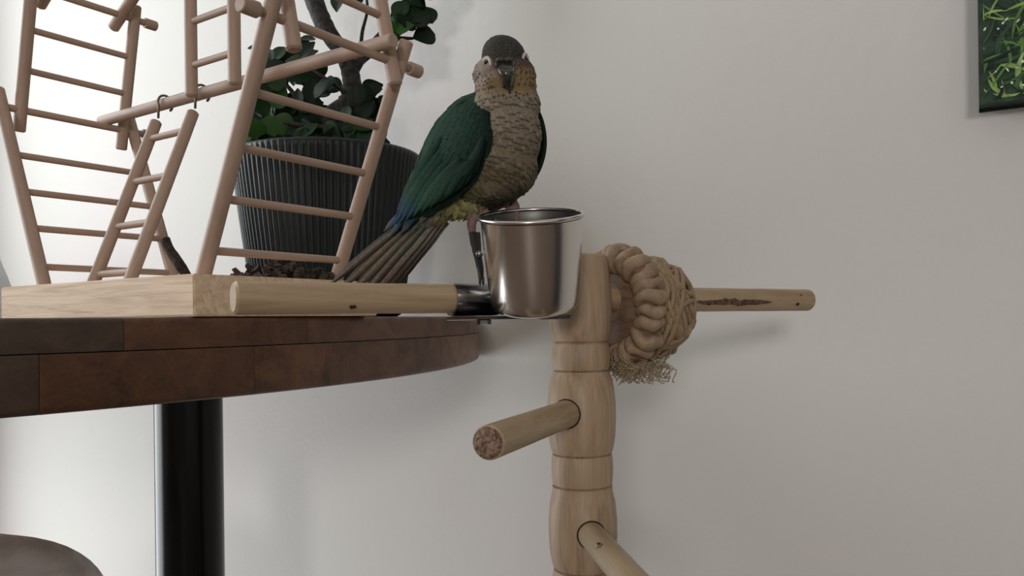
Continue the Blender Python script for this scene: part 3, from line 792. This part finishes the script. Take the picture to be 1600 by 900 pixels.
# ------------------------------------------------------------------ toy: woven ring and wicker ball on the right perch
dn = DW.normalized()
rc = k_l + DW * 0.562; rc.z = zp - 0.0065
toy = root('chew_toy', rc, 'woven knot ring and wicker ball chew toy threaded on the perch', 'bird toy')
side = Vector((dn.y, -dn.x, 0))      # in the ring plane, towards the camera
RGR = 0.0335
def ringp(a): return rc + (side * math.cos(a) + Vector((0, 0, 1)) * math.sin(a)) * RGR
tube('ring_core', [ringp(2 * math.pi * i / 40) for i in range(41)], 0.0068, M_DISC, toy, 10)
rng = random.Random(4)
angs = []
a = 2.2
while a > -4.0:
    angs.append(a); a -= rng.choice([0.23, 0.27, 0.30])
for idx, a in enumerate(angs):
    c = ringp(a); tdir = (ringp(a - 0.01) - ringp(a + 0.01)).normalized()
    # a plump loop wrapped round the core, a little skewed and uneven
    M = frame_to(c, c + tdir) @ Euler((rng.uniform(-0.3, 0.3), rng.uniform(-0.3, 0.3), rng.uniform(0, 6))).to_matrix().to_4x4()
    v, f = [], []; nM, nm = 22, 10; R1 = 0.0070 * rng.uniform(0.9, 1.1); r2 = 0.0046 * rng.uniform(0.9, 1.12)
    for i in range(nM):
        q = 2 * math.pi * i / nM; w = 1 + 0.16 * math.sin(q * 2 + idx) + 0.08 * math.sin(q * 5 + idx * 2)
        for j in range(nm):
            b = 2 * math.pi * j / nm
            rr = R1 + r2 * 0.9 * math.cos(b)
            v.append((rr * math.cos(q) * (1 + 0.06 * math.sin(idx + q)), rr * math.sin(q), r2 * w * 0.95 * math.sin(b) + 0.0010 * math.sin(q * 3 + idx)))
    for i in range(nM):
        for j in range(nm):
            f.append((i * nm + j, ((i + 1) % nM) * nm + j, ((i + 1) % nM) * nm + (j + 1) % nm, i * nm + (j + 1) % nm))
    mesh_obj('woven_knot', v, f, M_KNOTS, toy, M)
v, f = lathe_vf([(0, -0.004), (RGR - 0.003, -0.004), (RGR - 0.002, 0), (RGR - 0.003, 0.004), (0, 0.004)], 40)
mesh_obj('disc', v, f, M_DISC, toy, frame_to(rc, rc + dn))
bc = k_l + DW * 0.612; bc.z = zp - 0.0065; BR = 0.0345
def keep(p):
    t = (p - rc).dot(dn); return p + dn * max(0, 0.0075 - t)
rng = random.Random(9)
for k in range(14):
    nrm = Vector((rng.gauss(0, 1), rng.gauss(0, 1), rng.gauss(0, 1))).normalized()
    a1 = nrm.orthogonal().normalized(); a2 = nrm.cross(a1)
    off = rng.uniform(-0.45, 0.45); rad = BR * math.sqrt(1 - off * off)
    ph = rng.uniform(0, 6)
    for strand in range(2 if k % 3 else 1):
        pts = []
        for i in range(33):
            q = 2 * math.pi * i / 32
            w = 1 + 0.03 * math.sin(5 * q + ph)
            pts.append(keep(bc + (a1 * math.cos(q) + a2 * math.sin(q)) * rad * w + nrm * (BR * off + strand * 0.0042 + 0.0006 * math.sin(7 * q))))
        tube('rattan_strand', pts, 0.0019, M_RATTAN, toy, 6)
V = []; Fc = []
for k in range(150):
    w = rng.uniform(-0.012, 0.026); sdo = rng.uniform(-0.012, 0.024)
    p = rc + dn * w + side * sdo + Vector((0, 0, -0.030))
    pts = []; ph = rng.uniform(0, 6); L = rng.uniform(0.010, 0.021); dr = Vector((rng.uniform(-.5, .7), rng.uniform(-.4, .4), 0))
    for i in range(12):
        t = i / 11
        pts.append(p + Vector((0, 0, -L * t)) + dr * L * t + Vector((math.cos(ph + 11 * t), math.sin(ph + 9 * t), 0.6 * math.sin(ph + 13 * t))) * 0.0024)
    v, f = tube_vf(pts, 0.0004, 4); b0 = len(V); V += v; Fc += [[i + b0 for i in q] for q in f]
o = mesh_obj('raffia_fringe', V, Fc, M_RAFFIA, toy); o['kind'] = 'stuff'

# ------------------------------------------------------------------ the parrot
BD = 0.478; BS = BD / F
def B(x, y, e=0.0):
    """bird frame: picture-like x,y in pixels at the bird's depth, e = depth offset in the same unit (away +)"""
    return P(x, y, BD + e * BS)
foot_base = B(775, 345, 0)
bird = root('parrot', foot_base, 'green-winged parrot with grey head perched on the steel cup rim', 'bird')
def sstep(a, b, x):
    t = min(1, max(0, (x - a) / (b - a))); return t * t * (3 - 2 * t)
def mixc(a, b, t): return tuple(p + (q - p) * t for p, q in zip(a, b))

# body: overlapping ellipsoids and toe tubes, fused into one continuous surface
bm = bmesh.new()
def ell(x, y, e, rx, ry, re, rot=0.0):
    M = Matrix.Translation(B(x, y, e)) @ Matrix.Rotation(R(-rot), 4, 'Y') @ Matrix.Diagonal((rx * BS, re * BS, ry * BS, 1))
    bmesh.ops.create_icosphere(bm, subdivisions=4, radius=1.0, matrix=M)
def limb(pts, n=10):
    s = spline(pts, 5); v, f = tube_vf([B(p[0], p[1], p[2]) for p in s], [p[3] * BS for p in s], n)
    vs = [bm.verts.new(q) for q in v]
    for q in f:
        try: bm.faces.new([vs[i] for i in q])
        except ValueError: pass
ell(787, 95, -4, 35, 37, 40)
ell(784, 84, 4, 31, 27, 36)
ell(772, 118, -8, 33, 30, 34)
ell(806, 120, -8, 31, 32, 34)
ell(790, 135, -6, 48, 34, 42)
ell(792, 165, -2, 52, 46, 46)
ell(797, 212, -4, 49, 64, 50)
ell(782, 262, 0, 59, 52, 50)
ell(750, 232, 12, 42, 72, 38, -18)
ell(770, 296, 2, 52, 32, 42, 15)
ell(716, 316, 16, 40, 24, 30, 28)
ell(728, 322, 2, 26, 20, 22, 10)
ell(684, 340, 22, 36, 15, 22, 38)
ell(650, 362, 26, 32, 10, 16, 40)
# legs and feet; zygodactyl toes closed on the rim
limb([(762, 312, -6, 14), (755, 326, -10, 9), (750, 336, -12, 7.5)])
limb([(752, 332, -10, 7.5), (743, 338, -16, 7.0), (738, 350, -19, 6.2), (739, 366, -17, 5.2)])
limb([(752, 332, -10, 7.5), (741, 337, -4, 6.6), (735, 348, -4, 5.8), (736, 362, -5, 4.8)])
limb([(750, 333, -10, 7), (764, 337, -15, 6.5), (773, 347, -14, 5.5), (774, 360, -10, 4.5)])
limb([(750, 333, -8, 7), (764, 335, -2, 6), (773, 345, 0, 5), (774, 357, 2, 4.2)])
limb([(796, 300, 10, 14), (800, 313, 18, 9), (801, 320, 22, 7.5)])
limb([(800, 317, 22, 7), (797, 322, 12, 6.4), (795, 334, 6, 5.6), (795, 348, 6, 4.6)])
limb([(800, 317, 22, 7), (804, 322, 12, 6.4), (807, 333, 6, 5.6), (807, 347, 6, 4.6)])
limb([(800, 317, 22, 7), (796, 320, 32, 6), (795, 330, 36, 5), (795, 342, 34, 4.2)])
limb([(800, 317, 22, 7), (806, 320, 32, 6), (808, 330, 36, 5), (808, 342, 34, 4.2)])
me = bpy.data.meshes.new('tmp'); bm.to_mesh(me); bm.free()
tmp = bpy.data.objects.new('tmp', me); COL.objects.link(tmp)
md = tmp.modifiers.new('r', 'REMESH'); md.mode = 'VOXEL'; md.voxel_size = 2.0 * BS
md = tmp.modifiers.new('s', 'SMOOTH'); md.factor = 0.5; md.iterations = 6
dg = bpy.context.evaluated_depsgraph_get()
bme = bpy.data.meshes.new_from_object(tmp.evaluated_get(dg)); bme.name = 'body'
bpy.data.objects.remove(tmp); bpy.data.meshes.remove(me)

cR, sR = math.cos(ROLL), math.sin(ROLL)
def topx(p):
    X = p[0] / p[1] * F; Y = (p[2] - CAMZ) / p[1] * F
    return 800 + X * cR - Y * sR, 500 - (X * sR + Y * cR), (p[1] - BD) / BS
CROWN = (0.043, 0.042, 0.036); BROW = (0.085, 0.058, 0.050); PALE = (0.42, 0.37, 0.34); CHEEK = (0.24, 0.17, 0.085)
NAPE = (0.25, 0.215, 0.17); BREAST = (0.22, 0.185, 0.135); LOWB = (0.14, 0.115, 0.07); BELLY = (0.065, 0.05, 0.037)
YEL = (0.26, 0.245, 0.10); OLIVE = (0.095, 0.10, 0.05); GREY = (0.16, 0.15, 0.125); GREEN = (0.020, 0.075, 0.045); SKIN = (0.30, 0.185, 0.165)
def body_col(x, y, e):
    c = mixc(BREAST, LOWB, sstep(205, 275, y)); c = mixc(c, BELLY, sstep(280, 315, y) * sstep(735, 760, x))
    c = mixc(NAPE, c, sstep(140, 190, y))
    # yellow-olive flank and grey vent, lower left
    fl = sstep(765, 735, x) * sstep(275, 298, y)
    c = mixc(c, mixc(OLIVE, YEL, sstep(296, 318, y)), fl)
    c = mixc(c, GREY, sstep(698, 682, x) * sstep(295, 310, y))
    # green back
    c = mixc(c, GREEN, sstep(26, 38, e) * sstep(140, 170, y) * sstep(330, 300, y))
    # head
    if y < 150:
        ch = CHEEK
        pal = sstep(768, 752, x) * sstep(150, 120, y); ch = mixc(ch, PALE, pal * 0.8)
        c = mixc(c, ch, sstep(150, 138, y))
        lore = sstep(90, 97, y) * sstep(126, 116, y) * sstep(782, 772, x)
        c = mixc(c, (0.30, 0.24, 0.215), lore * 0.75)
        c = mixc(c, BROW, sstep(112, 100, y) * sstep(764, 774, x))
        c = mixc(c, CROWN, sstep(96, 86, y)); c = mixc(c, CROWN, sstep(10, 25, e) * sstep(135, 115, y))
    return c
nv = len(bme.vertices)
co = np.empty(nv * 3); bme.vertices.foreach_get('co', co); co = co.reshape(-1, 3)
cols = np.ones((nv, 4))
def is_foot(x, y, e): return (y > 326 and 728 < x < 782 and e < 6) or (y > 312 and 788 < x < 815)
for i, p in enumerate(co):
    x, y, e = topx(p)
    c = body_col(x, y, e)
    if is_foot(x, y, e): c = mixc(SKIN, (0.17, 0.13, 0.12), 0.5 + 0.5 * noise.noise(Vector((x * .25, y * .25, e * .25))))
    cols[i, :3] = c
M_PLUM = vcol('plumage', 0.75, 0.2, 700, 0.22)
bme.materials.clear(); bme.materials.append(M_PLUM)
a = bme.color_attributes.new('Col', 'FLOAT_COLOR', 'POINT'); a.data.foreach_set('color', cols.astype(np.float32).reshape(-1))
bme.polygons.foreach_set('use_smooth', [True] * len(bme.polygons))
body = put(bpy.data.objects.new('body', bme), bird)

# contour feathers laid over the body like shingles
class Feathers:
    def __init__(s): s.v, s.f, s.c = [], [], []
    def add(s, base, d, n, L, W, col, tip, lift=0.25, curl=0.12, rows=4, point=0.6, edge=None, shaft=None, blunt=0.12, t0=0.35):
        sd = n.cross(d).normalized(); k = len(s.v)
        for i in range(rows + 1):
            t = i / rows
            h = W * 0.5 * (math.sin(math.pi * min(1.0, 0.18 + 0.80 * t)) ** point if t < 1 else blunt)
            up = lift * L * t - curl * L * t * t
            cc = mixc(col, tip, sstep(t0, 1.0, t))
            for q in (-1, 0, 1):
                s.v.append(base + d * (L * t) + sd * (q * h) + n * (up - abs(q) * h * 0.30))
                c2 = cc
                if edge is not None and q != 0: c2 = mixc(cc, edge, 0.75)
                if shaft is not None and q == 0: c2 = mixc(cc, shaft, 0.7)
                s.c.append((*c2, 1))
        for i in range(rows):
            for q in range(2):
                a = k + i * 3 + q; s.f.append((a, a + 1, a + 4, a + 3))
    def build(s, name, m, parent): return mesh_obj(name, s.v, s.f, m, parent, colors=s.c)
def flow(x, y, e):
    """direction the feathers lie, in the bird frame"""
    if y < 140:
        dx = (x - 790) / 60.0; return Vector((dx * 0.8, 0.55 if e < 10 else 0.9, 0.6 + e * 0.01)).normalized()
    t = sstep(230, 320, y)
    return Vector((-0.12 - 0.75 * t, 1.0 - 0.35 * t, 0.10 * t)).normalized()
rng = random.Random(3)
nf = len(bme.polygons)
cen = np.empty(nf * 3); bme.polygons.foreach_get('center', cen); cen = cen.reshape(-1, 3)
nor = np.empty(nf * 3); bme.polygons.foreach_get('normal', nor); nor = nor.reshape(-1, 3)
order = list(range(nf)); rng.shuffle(order)
FE = Feathers(); grid = {}
for i in order:
    x, y, e = topx(cen[i])
    if is_foot(x, y, e) or (y > 318 and 720 < x < 825 and e < 8 and y > 328): continue
    if y < 152: sp, L = (3.4, 8.5) if y < 108 else (5.6, 12)
    elif y < 285: sp, L = 7.4, 15
    else: sp, L = 7.5, 19
    if (x - 760.5) ** 2 + (y - 101) ** 2 < 150 or (x - 821) ** 2 + (y - 95) ** 2 < 130: continue
    if y < 128 and 772 < x < 806 and e < -20 and y > 86: continue       # beak base
    key = (int(x / sp), int(y / sp), int(e / sp))
    close = False
    for a_ in (-1, 0, 1):
        for b_ in (-1, 0, 1):
            for c_ in (-1, 0, 1):
                for q in grid.get((key[0] + a_, key[1] + b_, key[2] + c_, sp), ()):
                    if (q[0] - x) ** 2 + (q[1] - y) ** 2 + (q[2] - e) ** 2 < sp * sp: close = True; break
    if close: continue
    grid.setdefault((*key, sp), []).append((x, y, e))
    n = Vector(nor[i]).normalized()
    fl = flow(x, y, e); d = Vector((fl.x, fl.z, -fl.y)); d += Vector((rng.gauss(0, .07), rng.gauss(0, .07), rng.gauss(0, .06)))
    d = d - n * d.dot(n)
    if d.length < 0.15: continue
    d.normalize()
    col = body_col(x, y, e); k = rng.uniform(0.80, 1.22); col = tuple(c * k for c in col)
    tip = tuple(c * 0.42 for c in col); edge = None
    if y < 96: tip = tuple(c * 1.7 for c in col)
    elif y < 148: tip = tuple(c * 0.25 for c in col); col = tuple(c * rng.uniform(1.1, 1.6) for c in col)
    elif y < 285: col = tuple(c * 1.12 for c in col)
    wide = 1.75 if 150 < y < 300 else 0.85
    FE.add(Vector(cen[i]) - d * L * 0.35 * BS - n * 0.6 * BS, d, n, L * BS * rng.uniform(0.85, 1.2), L * wide * BS, col, tip, lift=0.14, curl=0.05, rows=5, point=0.3 if wide > 1 else 0.6, blunt=0.62 if wide > 1 else 0.12, t0=0.72 if wide > 1 else 0.35)
# ragged tufts at the right hip
o = FE.build('contour_feathers', M_PLUM, body); o['kind'] = 'stuff'

# wings
M_WING = vcol('wing_plumage', 0.7, 0.15, 500, 0.25)
WG = [(0.005, 0.018, 0.013), (0.009, 0.033, 0.021), (0.015, 0.052, 0.031)]
def wing(center, halfw, e_lo, e_hi, bulge, covert_rows, name='wing'):
    """center: list (x,y) along the folded wing, halfw: half widths; e_hi: depth on the outer/back edge, e_lo on the breast edge"""
    cl = spline([(c[0], c[1], h, a_, b_) for c, h, a_, b_ in zip(center, halfw, e_lo, e_hi)], 6)
    m = len(cl); nt_ = 11; V, Fq, Cq = [], [], []; pts = []
    for i, q in enumerate(cl):
        p0, p1 = cl[max(i - 1, 0)], cl[min(i + 1, m - 1)]
        tx, ty = p1[0] - p0[0], p1[1] - p0[1]; l = math.hypot(tx, ty); tx, ty = tx / l, ty / l
        px_, py_ = -ty, tx                                   # left-hand normal in picture
        row = []
        for j in range(nt_):
            s = -1 + 2 * j / (nt_ - 1)
            x = q[0] + px_ * q[2] * s; y = q[1] + py_ * q[2] * s
            tt = (s + 1) / 2
            e = q[3] + (q[4] - q[3]) * tt - bulge * (1 - s * s) * min(1, q[2] / 30)
            row.append(B(x, y, e)); V.append(row[-1])
            c = mixc(WG[0], WG[2], tt); Cq.append((*c, 1))
        pts.append(row)
    for i in range(m - 1):
        for j in range(nt_ - 1):
            a_ = i * nt_ + j; Fq.append((a_, a_ + 1, a_ + nt_ + 1, a_ + nt_))
    w = mesh_obj(name, V, Fq, M_WING, bird, colors=Cq)
    md = w.modifiers.new('thick', 'SOLIDIFY'); md.thickness = 4 * BS; md.offset = 0
    return w, pts, m, nt_
cen_l = [(752, 150), (738, 175), (722, 212), (704, 250), (682, 282), (655, 312), (632, 334)]
hw = [10, 31, 44, 46, 38, 26, 12]
w1, pts, m, nt_ = wing(cen_l, hw, [-26, -40, -46, -42, -30, -12, 2], [12, 20, 22, 22, 20, 20, 18], 14, 6)
rng = random.Random(17)
# coverts on the wing, as one shingled layer of small feathers
FW = Feathers()
for i in range(0, m - 8):
    for j in range(nt_):
        if rng.random() < 0.12: continue
        p = pts[i][j]
        d = (pts[min(i + 3, m - 1)][j] - p).normalized()
        sdv = (pts[i][min(j + 1, nt_ - 1)] - pts[i][max(j - 1, 0)]).normalized()
        n = d.cross(sdv).normalized()
        if n.y > 0: n = -n
        k = rng.uniform(0.55, 1.45); c = mixc(WG[0], WG[2], j / (nt_ - 1)); c = tuple(q * k for q in c)
        L = 20 + 14 * i / m
        FW.add(p + n * 1.2 * BS, (d + sdv * rng.gauss(0, .06)).normalized(), n, L * BS, 11 * BS, c, tuple(q * 0.5 for q in c), lift=0.10, curl=0.04, shaft=tuple(q * 1.5 for q in c))
o = FW.build('coverts', M_WING, w1); o['kind'] = 'stuff'
# long flight feathers of the folded wing, each its own piece
def long_feather(name, p0, p1, n, W, c0, c1, tipc, parent, m_, bow=0.04, shaft=None):
    n = n.normalized(); d = (p1 - p0); L = d.length; d = d / L; n = (n - d * n.dot(d)).normalized(); sd = n.cross(d)
    V, Fq, Cq = [], [], []; rows = 12
    for i in range(rows + 1):
        t = i / rows
        h = W * 0.5 * (0.45 + 0.55 * sstep(0, 0.35, t)) * (1 - sstep(0.72, 1.02, t) * 0.93)
        cc = mixc(mixc(c0, c1, sstep(0.1, 0.7, t)), tipc, sstep(0.62, 0.95, t))
        for q in (-1, -0.55, 0, 0.55, 1):
            V.append(p0 + d * (L * t) + sd * (q * h) + n * (bow * L * math.sin(math.pi * t) - abs(q) * h * 0.18 + (0.0002 if q == 0 else 0)))
            g = mixc(cc, shaft or tuple(z * 1.6 for z in cc), 0.7) if q == 0 else (tuple(z * 0.55 for z in cc) if abs(q) == 1 else cc)
            Cq.append((*g, 1))
    for i in range(rows):
        for q in range(4):
            a_ = i * 5 + q; Fq.append((a_, a_ + 1, a_ + 6, a_ + 5))
    o = mesh_obj(name, V, Fq, m_, parent, colors=Cq)
    md = o.modifiers.new('thick', 'SOLIDIFY'); md.thickness = 1.0 * BS
    return o
BLUE = (0.018, 0.046, 0.085)
ff = [((690, 215, 10), (617, 345, 17), 17), ((696, 225, 4), (619, 350, 12), 17), ((702, 232, -3), (625, 350, 7), 17), ((710, 240, -12), (634, 346, 2), 17),
      ((718, 246, -22), (646, 339, -6), 17), ((726, 250, -30), (659, 332, -14), 17), ((733, 250, -38), (672, 325, -22), 17), ((741, 246, -44), (688, 316, -30), 18), ((748, 240, -47), (704, 306, -36), 18), ((752, 226, -48), (720, 296, -40), 18), ((756, 212, -48), (736, 282, -42), 17)]
for k, (p0, p1, W) in enumerate(ff):
    g = rng.uniform(0.8, 1.25); c0 = tuple(q * g for q in WG[1 if k < 5 else 0]); c1 = tuple(q * g for q in WG[2 if k < 6 else 1])
    tipc = BLUE if k < 4 else tuple(q * 0.8 for q in c1)
    long_feather('flight_feather', B(p0[0], p0[1], p0[2] - 13), B(p1[0], p1[1], p1[2] - 3), Vector((-0.55, -1, 0.1)), W * BS, c0, c1, tipc, w1, M_WING, 0.05)
# shoulder feathers that stand off the back edge
for k, (p0, p1) in enumerate((((742, 150, 0), (708, 168, 14)), ((738, 156, 4), (696, 186, 18)), ((730, 166, 8), (683, 206, 20)))):
    long_feather('scapular_feather', B(*p0), B(*p1), Vector((-0.4, -0.6, 0.8)), 16 * BS, WG[1], WG[0], tuple(q * 0.6 for q in WG[0]), w1, M_WING, 0.06)
# far wing, folded along the other side of the body
w2, pts2, m2, n2 = wing([(826, 158), (838, 190), (841, 225), (836, 258), (826, 284)], [6, 10, 12, 10, 5], [8, 8, 10, 12, 12], [34, 44, 48, 44, 36], 4, 4)
for p0, p1 in (((838, 235, 14), (821, 299, 14)), ((836, 240, 20), (827, 290, 20)), ((841, 220, 30), (829, 284, 30))):
    long_feather('flight_feather', B(*p0), B(*p1), Vector((1, -0.6, 0)), 10 * BS, WG[0], WG[0], (0.03, 0.04, 0.035), w2, M_WING, 0.03)

# tail: long narrow feathers fanned to the lower left
M_TAIL = vcol('tail_plumage', 0.6, 0.3, 400, 0.25)
TL = [(0.055, 0.033, 0.026), (0.10, 0.060, 0.047), (0.060, 0.046, 0.025), (0.030, 0.019, 0.016), (0.105, 0.070, 0.057)]
tf = [((668, 322, 20), (508, 452, 30), 16), ((672, 326, 18), (522, 462, 26), 16), ((676, 330, 14), (540, 468, 20), 18), ((682, 334, 10), (556, 474, 14), 18),
      ((688, 338, 8), (572, 474, 12), 18), ((692, 342, 12), (588, 470, 16), 17), ((696, 346, 18), (602, 462, 22), 15), ((700, 348, 24), (616, 450, 28), 14)]
for k, (p0, p1, W) in enumerate(tf):
    c = TL[k % 5]
    long_feather('tail_feather', B(*p0), B(*p1), Vector((-0.35, -1, 0.35)), W * BS, GREY if k > 3 else WG[1], c, tuple(q * 0.55 for q in c), bird, M_TAIL, 0.03, shaft=(0.22, 0.17, 0.11))
for p0, p1 in (((650, 312, 0), (608, 372, 16)), ((660, 322, -4), (626, 366, 10)), ((645, 318, 6), (600, 362, 20))):
    long_feather('tail_covert', B(*p0), B(*p1), Vector((-0.4, -1, 0.3)), 13 * BS, WG[1], BLUE, (0.05, 0.06, 0.03), bird, M_TAIL, 0.03)
# downy vent and flank tufts
FV = Feathers()
for k in range(150):
    x = rng.uniform(664, 752); y = 300 + rng.uniform(0, 26) + (x - 700) * -0.08; e = rng.uniform(-22, -4) + (740 - x) * 0.22
    c = mixc(mixc(YEL, OLIVE, rng.random() ** 1.5), GREY, sstep(700, 678, x)); g = rng.uniform(0.7, 1.25)
    if x > 742: c = mixc(c, BELLY, 0.6)
    d = Vector((-0.5 + 0.6 * sstep(690, 740, x) + rng.gauss(0, .2), -0.1, -0.9)).normalized()
    FV.add(B(x, y, e), d, Vector((-0.1, -1, 0.15)).normalized(), rng.uniform(14, 24) * BS, 9 * BS, tuple(q * g for q in c), tuple(q * g * 0.75 for q in c), lift=0.05, curl=0.10)
o = FV.build('vent_down', M_PLUM, body); o['kind'] = 'stuff'

# beak
M_BEAK = mat('beak_horn', (0.038, 0.036, 0.032), 0.16, spec=0.9)
def loft(name, secs, m_, n=20):
    """secs: (x,y,e,rx,re,tilt) rings; ring plane spanned by picture x and a depth/vertical axis turned by tilt"""
    V, Fq = [], []
    for x, y, e, rx, re, tilt in secs:
        for k in range(n):
            a_ = 2 * math.pi * k / n; u = rx * math.cos(a_); w = re * math.sin(a_)
            V.append(B(x + u, y - w * math.sin(R(tilt)), e + w * math.cos(R(tilt))))
    for i in range(len(secs) - 1):
        for k in range(n):
            j = (k + 1) % n; Fq.append((i * n + k, i * n + j, (i + 1) * n + j, (i + 1) * n + k))
    Fq.append(tuple(range(n))[::-1]); Fq.append(tuple((len(secs) - 1) * n + k for k in range(n)))
    return mesh_obj(name, V, Fq, m_, bird)
loft('upper_beak', [(788, 96, -30, 15, 16, 60), (788, 97, -42, 15.5, 16, 55), (789, 100, -53, 15, 15, 35), (790.5, 107, -61, 13.5, 13, 14), (792, 116, -63, 11.5, 10.5, 4), (793.5, 126, -61, 8.5, 7.5, -4), (795, 134, -57, 5.2, 4.5, -10), (796, 140, -53, 2.2, 2.0, -14), (796.3, 143, -51, 0.6, .6, -14)], M_BEAK)
loft('lower_beak', [(790, 122, -34, 11, 10, 20), (791, 128, -44, 10, 8, 30), (792.5, 133, -49, 7.5, 5, 50), (793.5, 134, -52, 3, 2, 60)], M_BEAK)
M_CERE = mat('cere_skin', (0.085, 0.062, 0.055), 0.6)
for sx in (-1, 1):
    bm = bmesh.new(); bmesh.ops.create_uvsphere(bm, u_segments=16, v_segments=10, radius=1.0, matrix=Matrix.Translation(B(788 + sx * 6.5, 94, -46)) @ Matrix.Diagonal((7 * BS, 6 * BS, 4.0 * BS, 1)))
    c_ = bm_obj('cere', bm, M_CERE, bird, smooth=True)
    bm = bmesh.new(); bmesh.ops.create_uvsphere(bm, u_segments=10, v_segments=6, radius=1.6 * BS, matrix=Matrix.Translation(B(788 + sx * 7.5, 94.5, -51)))
    bm_obj('nostril', bm, M_DARKHOLE, c_, smooth=True)
# eyes: bare pale ring and dark glossy eyeball on each side of the head
M_EYE = mat('eye', (0.004, 0.003, 0.003), 0.04); M_RING = mat('eye_ring', (0.62, 0.56, 0.53), 0.6)
for (x, y, e), nrm in (((760.5, 101, -33), Vector((-0.66, -0.75, 0.03))), ((820.5, 95, -21), Vector((0.86, -0.50, 0.03)))):
    nrm.normalize(); c = B(x, y, e)
    bm = bmesh.new(); bmesh.ops.create_uvsphere(bm, u_segments=20, v_segments=14, radius=7.0 * BS, matrix=Matrix.Translation(c - nrm * 1.5 * BS))
    eye = bm_obj('eye', bm, M_EYE, bird, smooth=True)
    V, Fq = [], []; n = 28
    a1 = nrm.cross(Vector((0, 0, 1))).normalized(); a2 = Vector((0, 0, 1))
    for i in range(n):
        q = 2 * math.pi * i / n
        for j in range(8):
            b = 2 * math.pi * j / 8; rr = 8.6 + 2.6 * math.cos(b)
            V.append(c + (a1 * math.cos(q) * 0.92 + a2 * math.sin(q) * 1.15) * rr * BS + nrm * (2.0 * math.sin(b) + 1.0) * BS)
    for i in range(n):
        for j in range(8): Fq.append((i * 8 + j, ((i + 1) % n) * 8 + j, ((i + 1) % n) * 8 + (j + 1) % 8, i * 8 + (j + 1) % 8))
    mesh_obj('eye_ring', V, Fq, M_RING, eye)
# claws
M_CLAW = mat('claw', (0.018, 0.016, 0.014), 0.3)
for pts_ in ([(739, 364, -17, 4), (741, 374, -15, 3), (747, 384, -11, 1)], [(736, 360, -5, 4), (737, 372, -4, 3), (743, 383, -3, 1)],
             [(774, 358, -10, 3.6), (772, 366, -8, 2.6), (767, 372, -6, 1)], [(774, 355, 2, 3.4), (772, 363, 2, 2.6), (767, 369, 2, 1)],
             [(795, 346, 6, 3.6), (795, 354, 8, 2.6), (797, 361, 12, 1)], [(807, 345, 6, 3.6), (807, 353, 8, 2.6), (808, 360, 12, 1)]):
    s = spline(pts_, 5); tube('claw', [B(q[0], q[1], q[2]) for q in s], [q[3] * BS for q in s], M_CLAW, bird, 8)
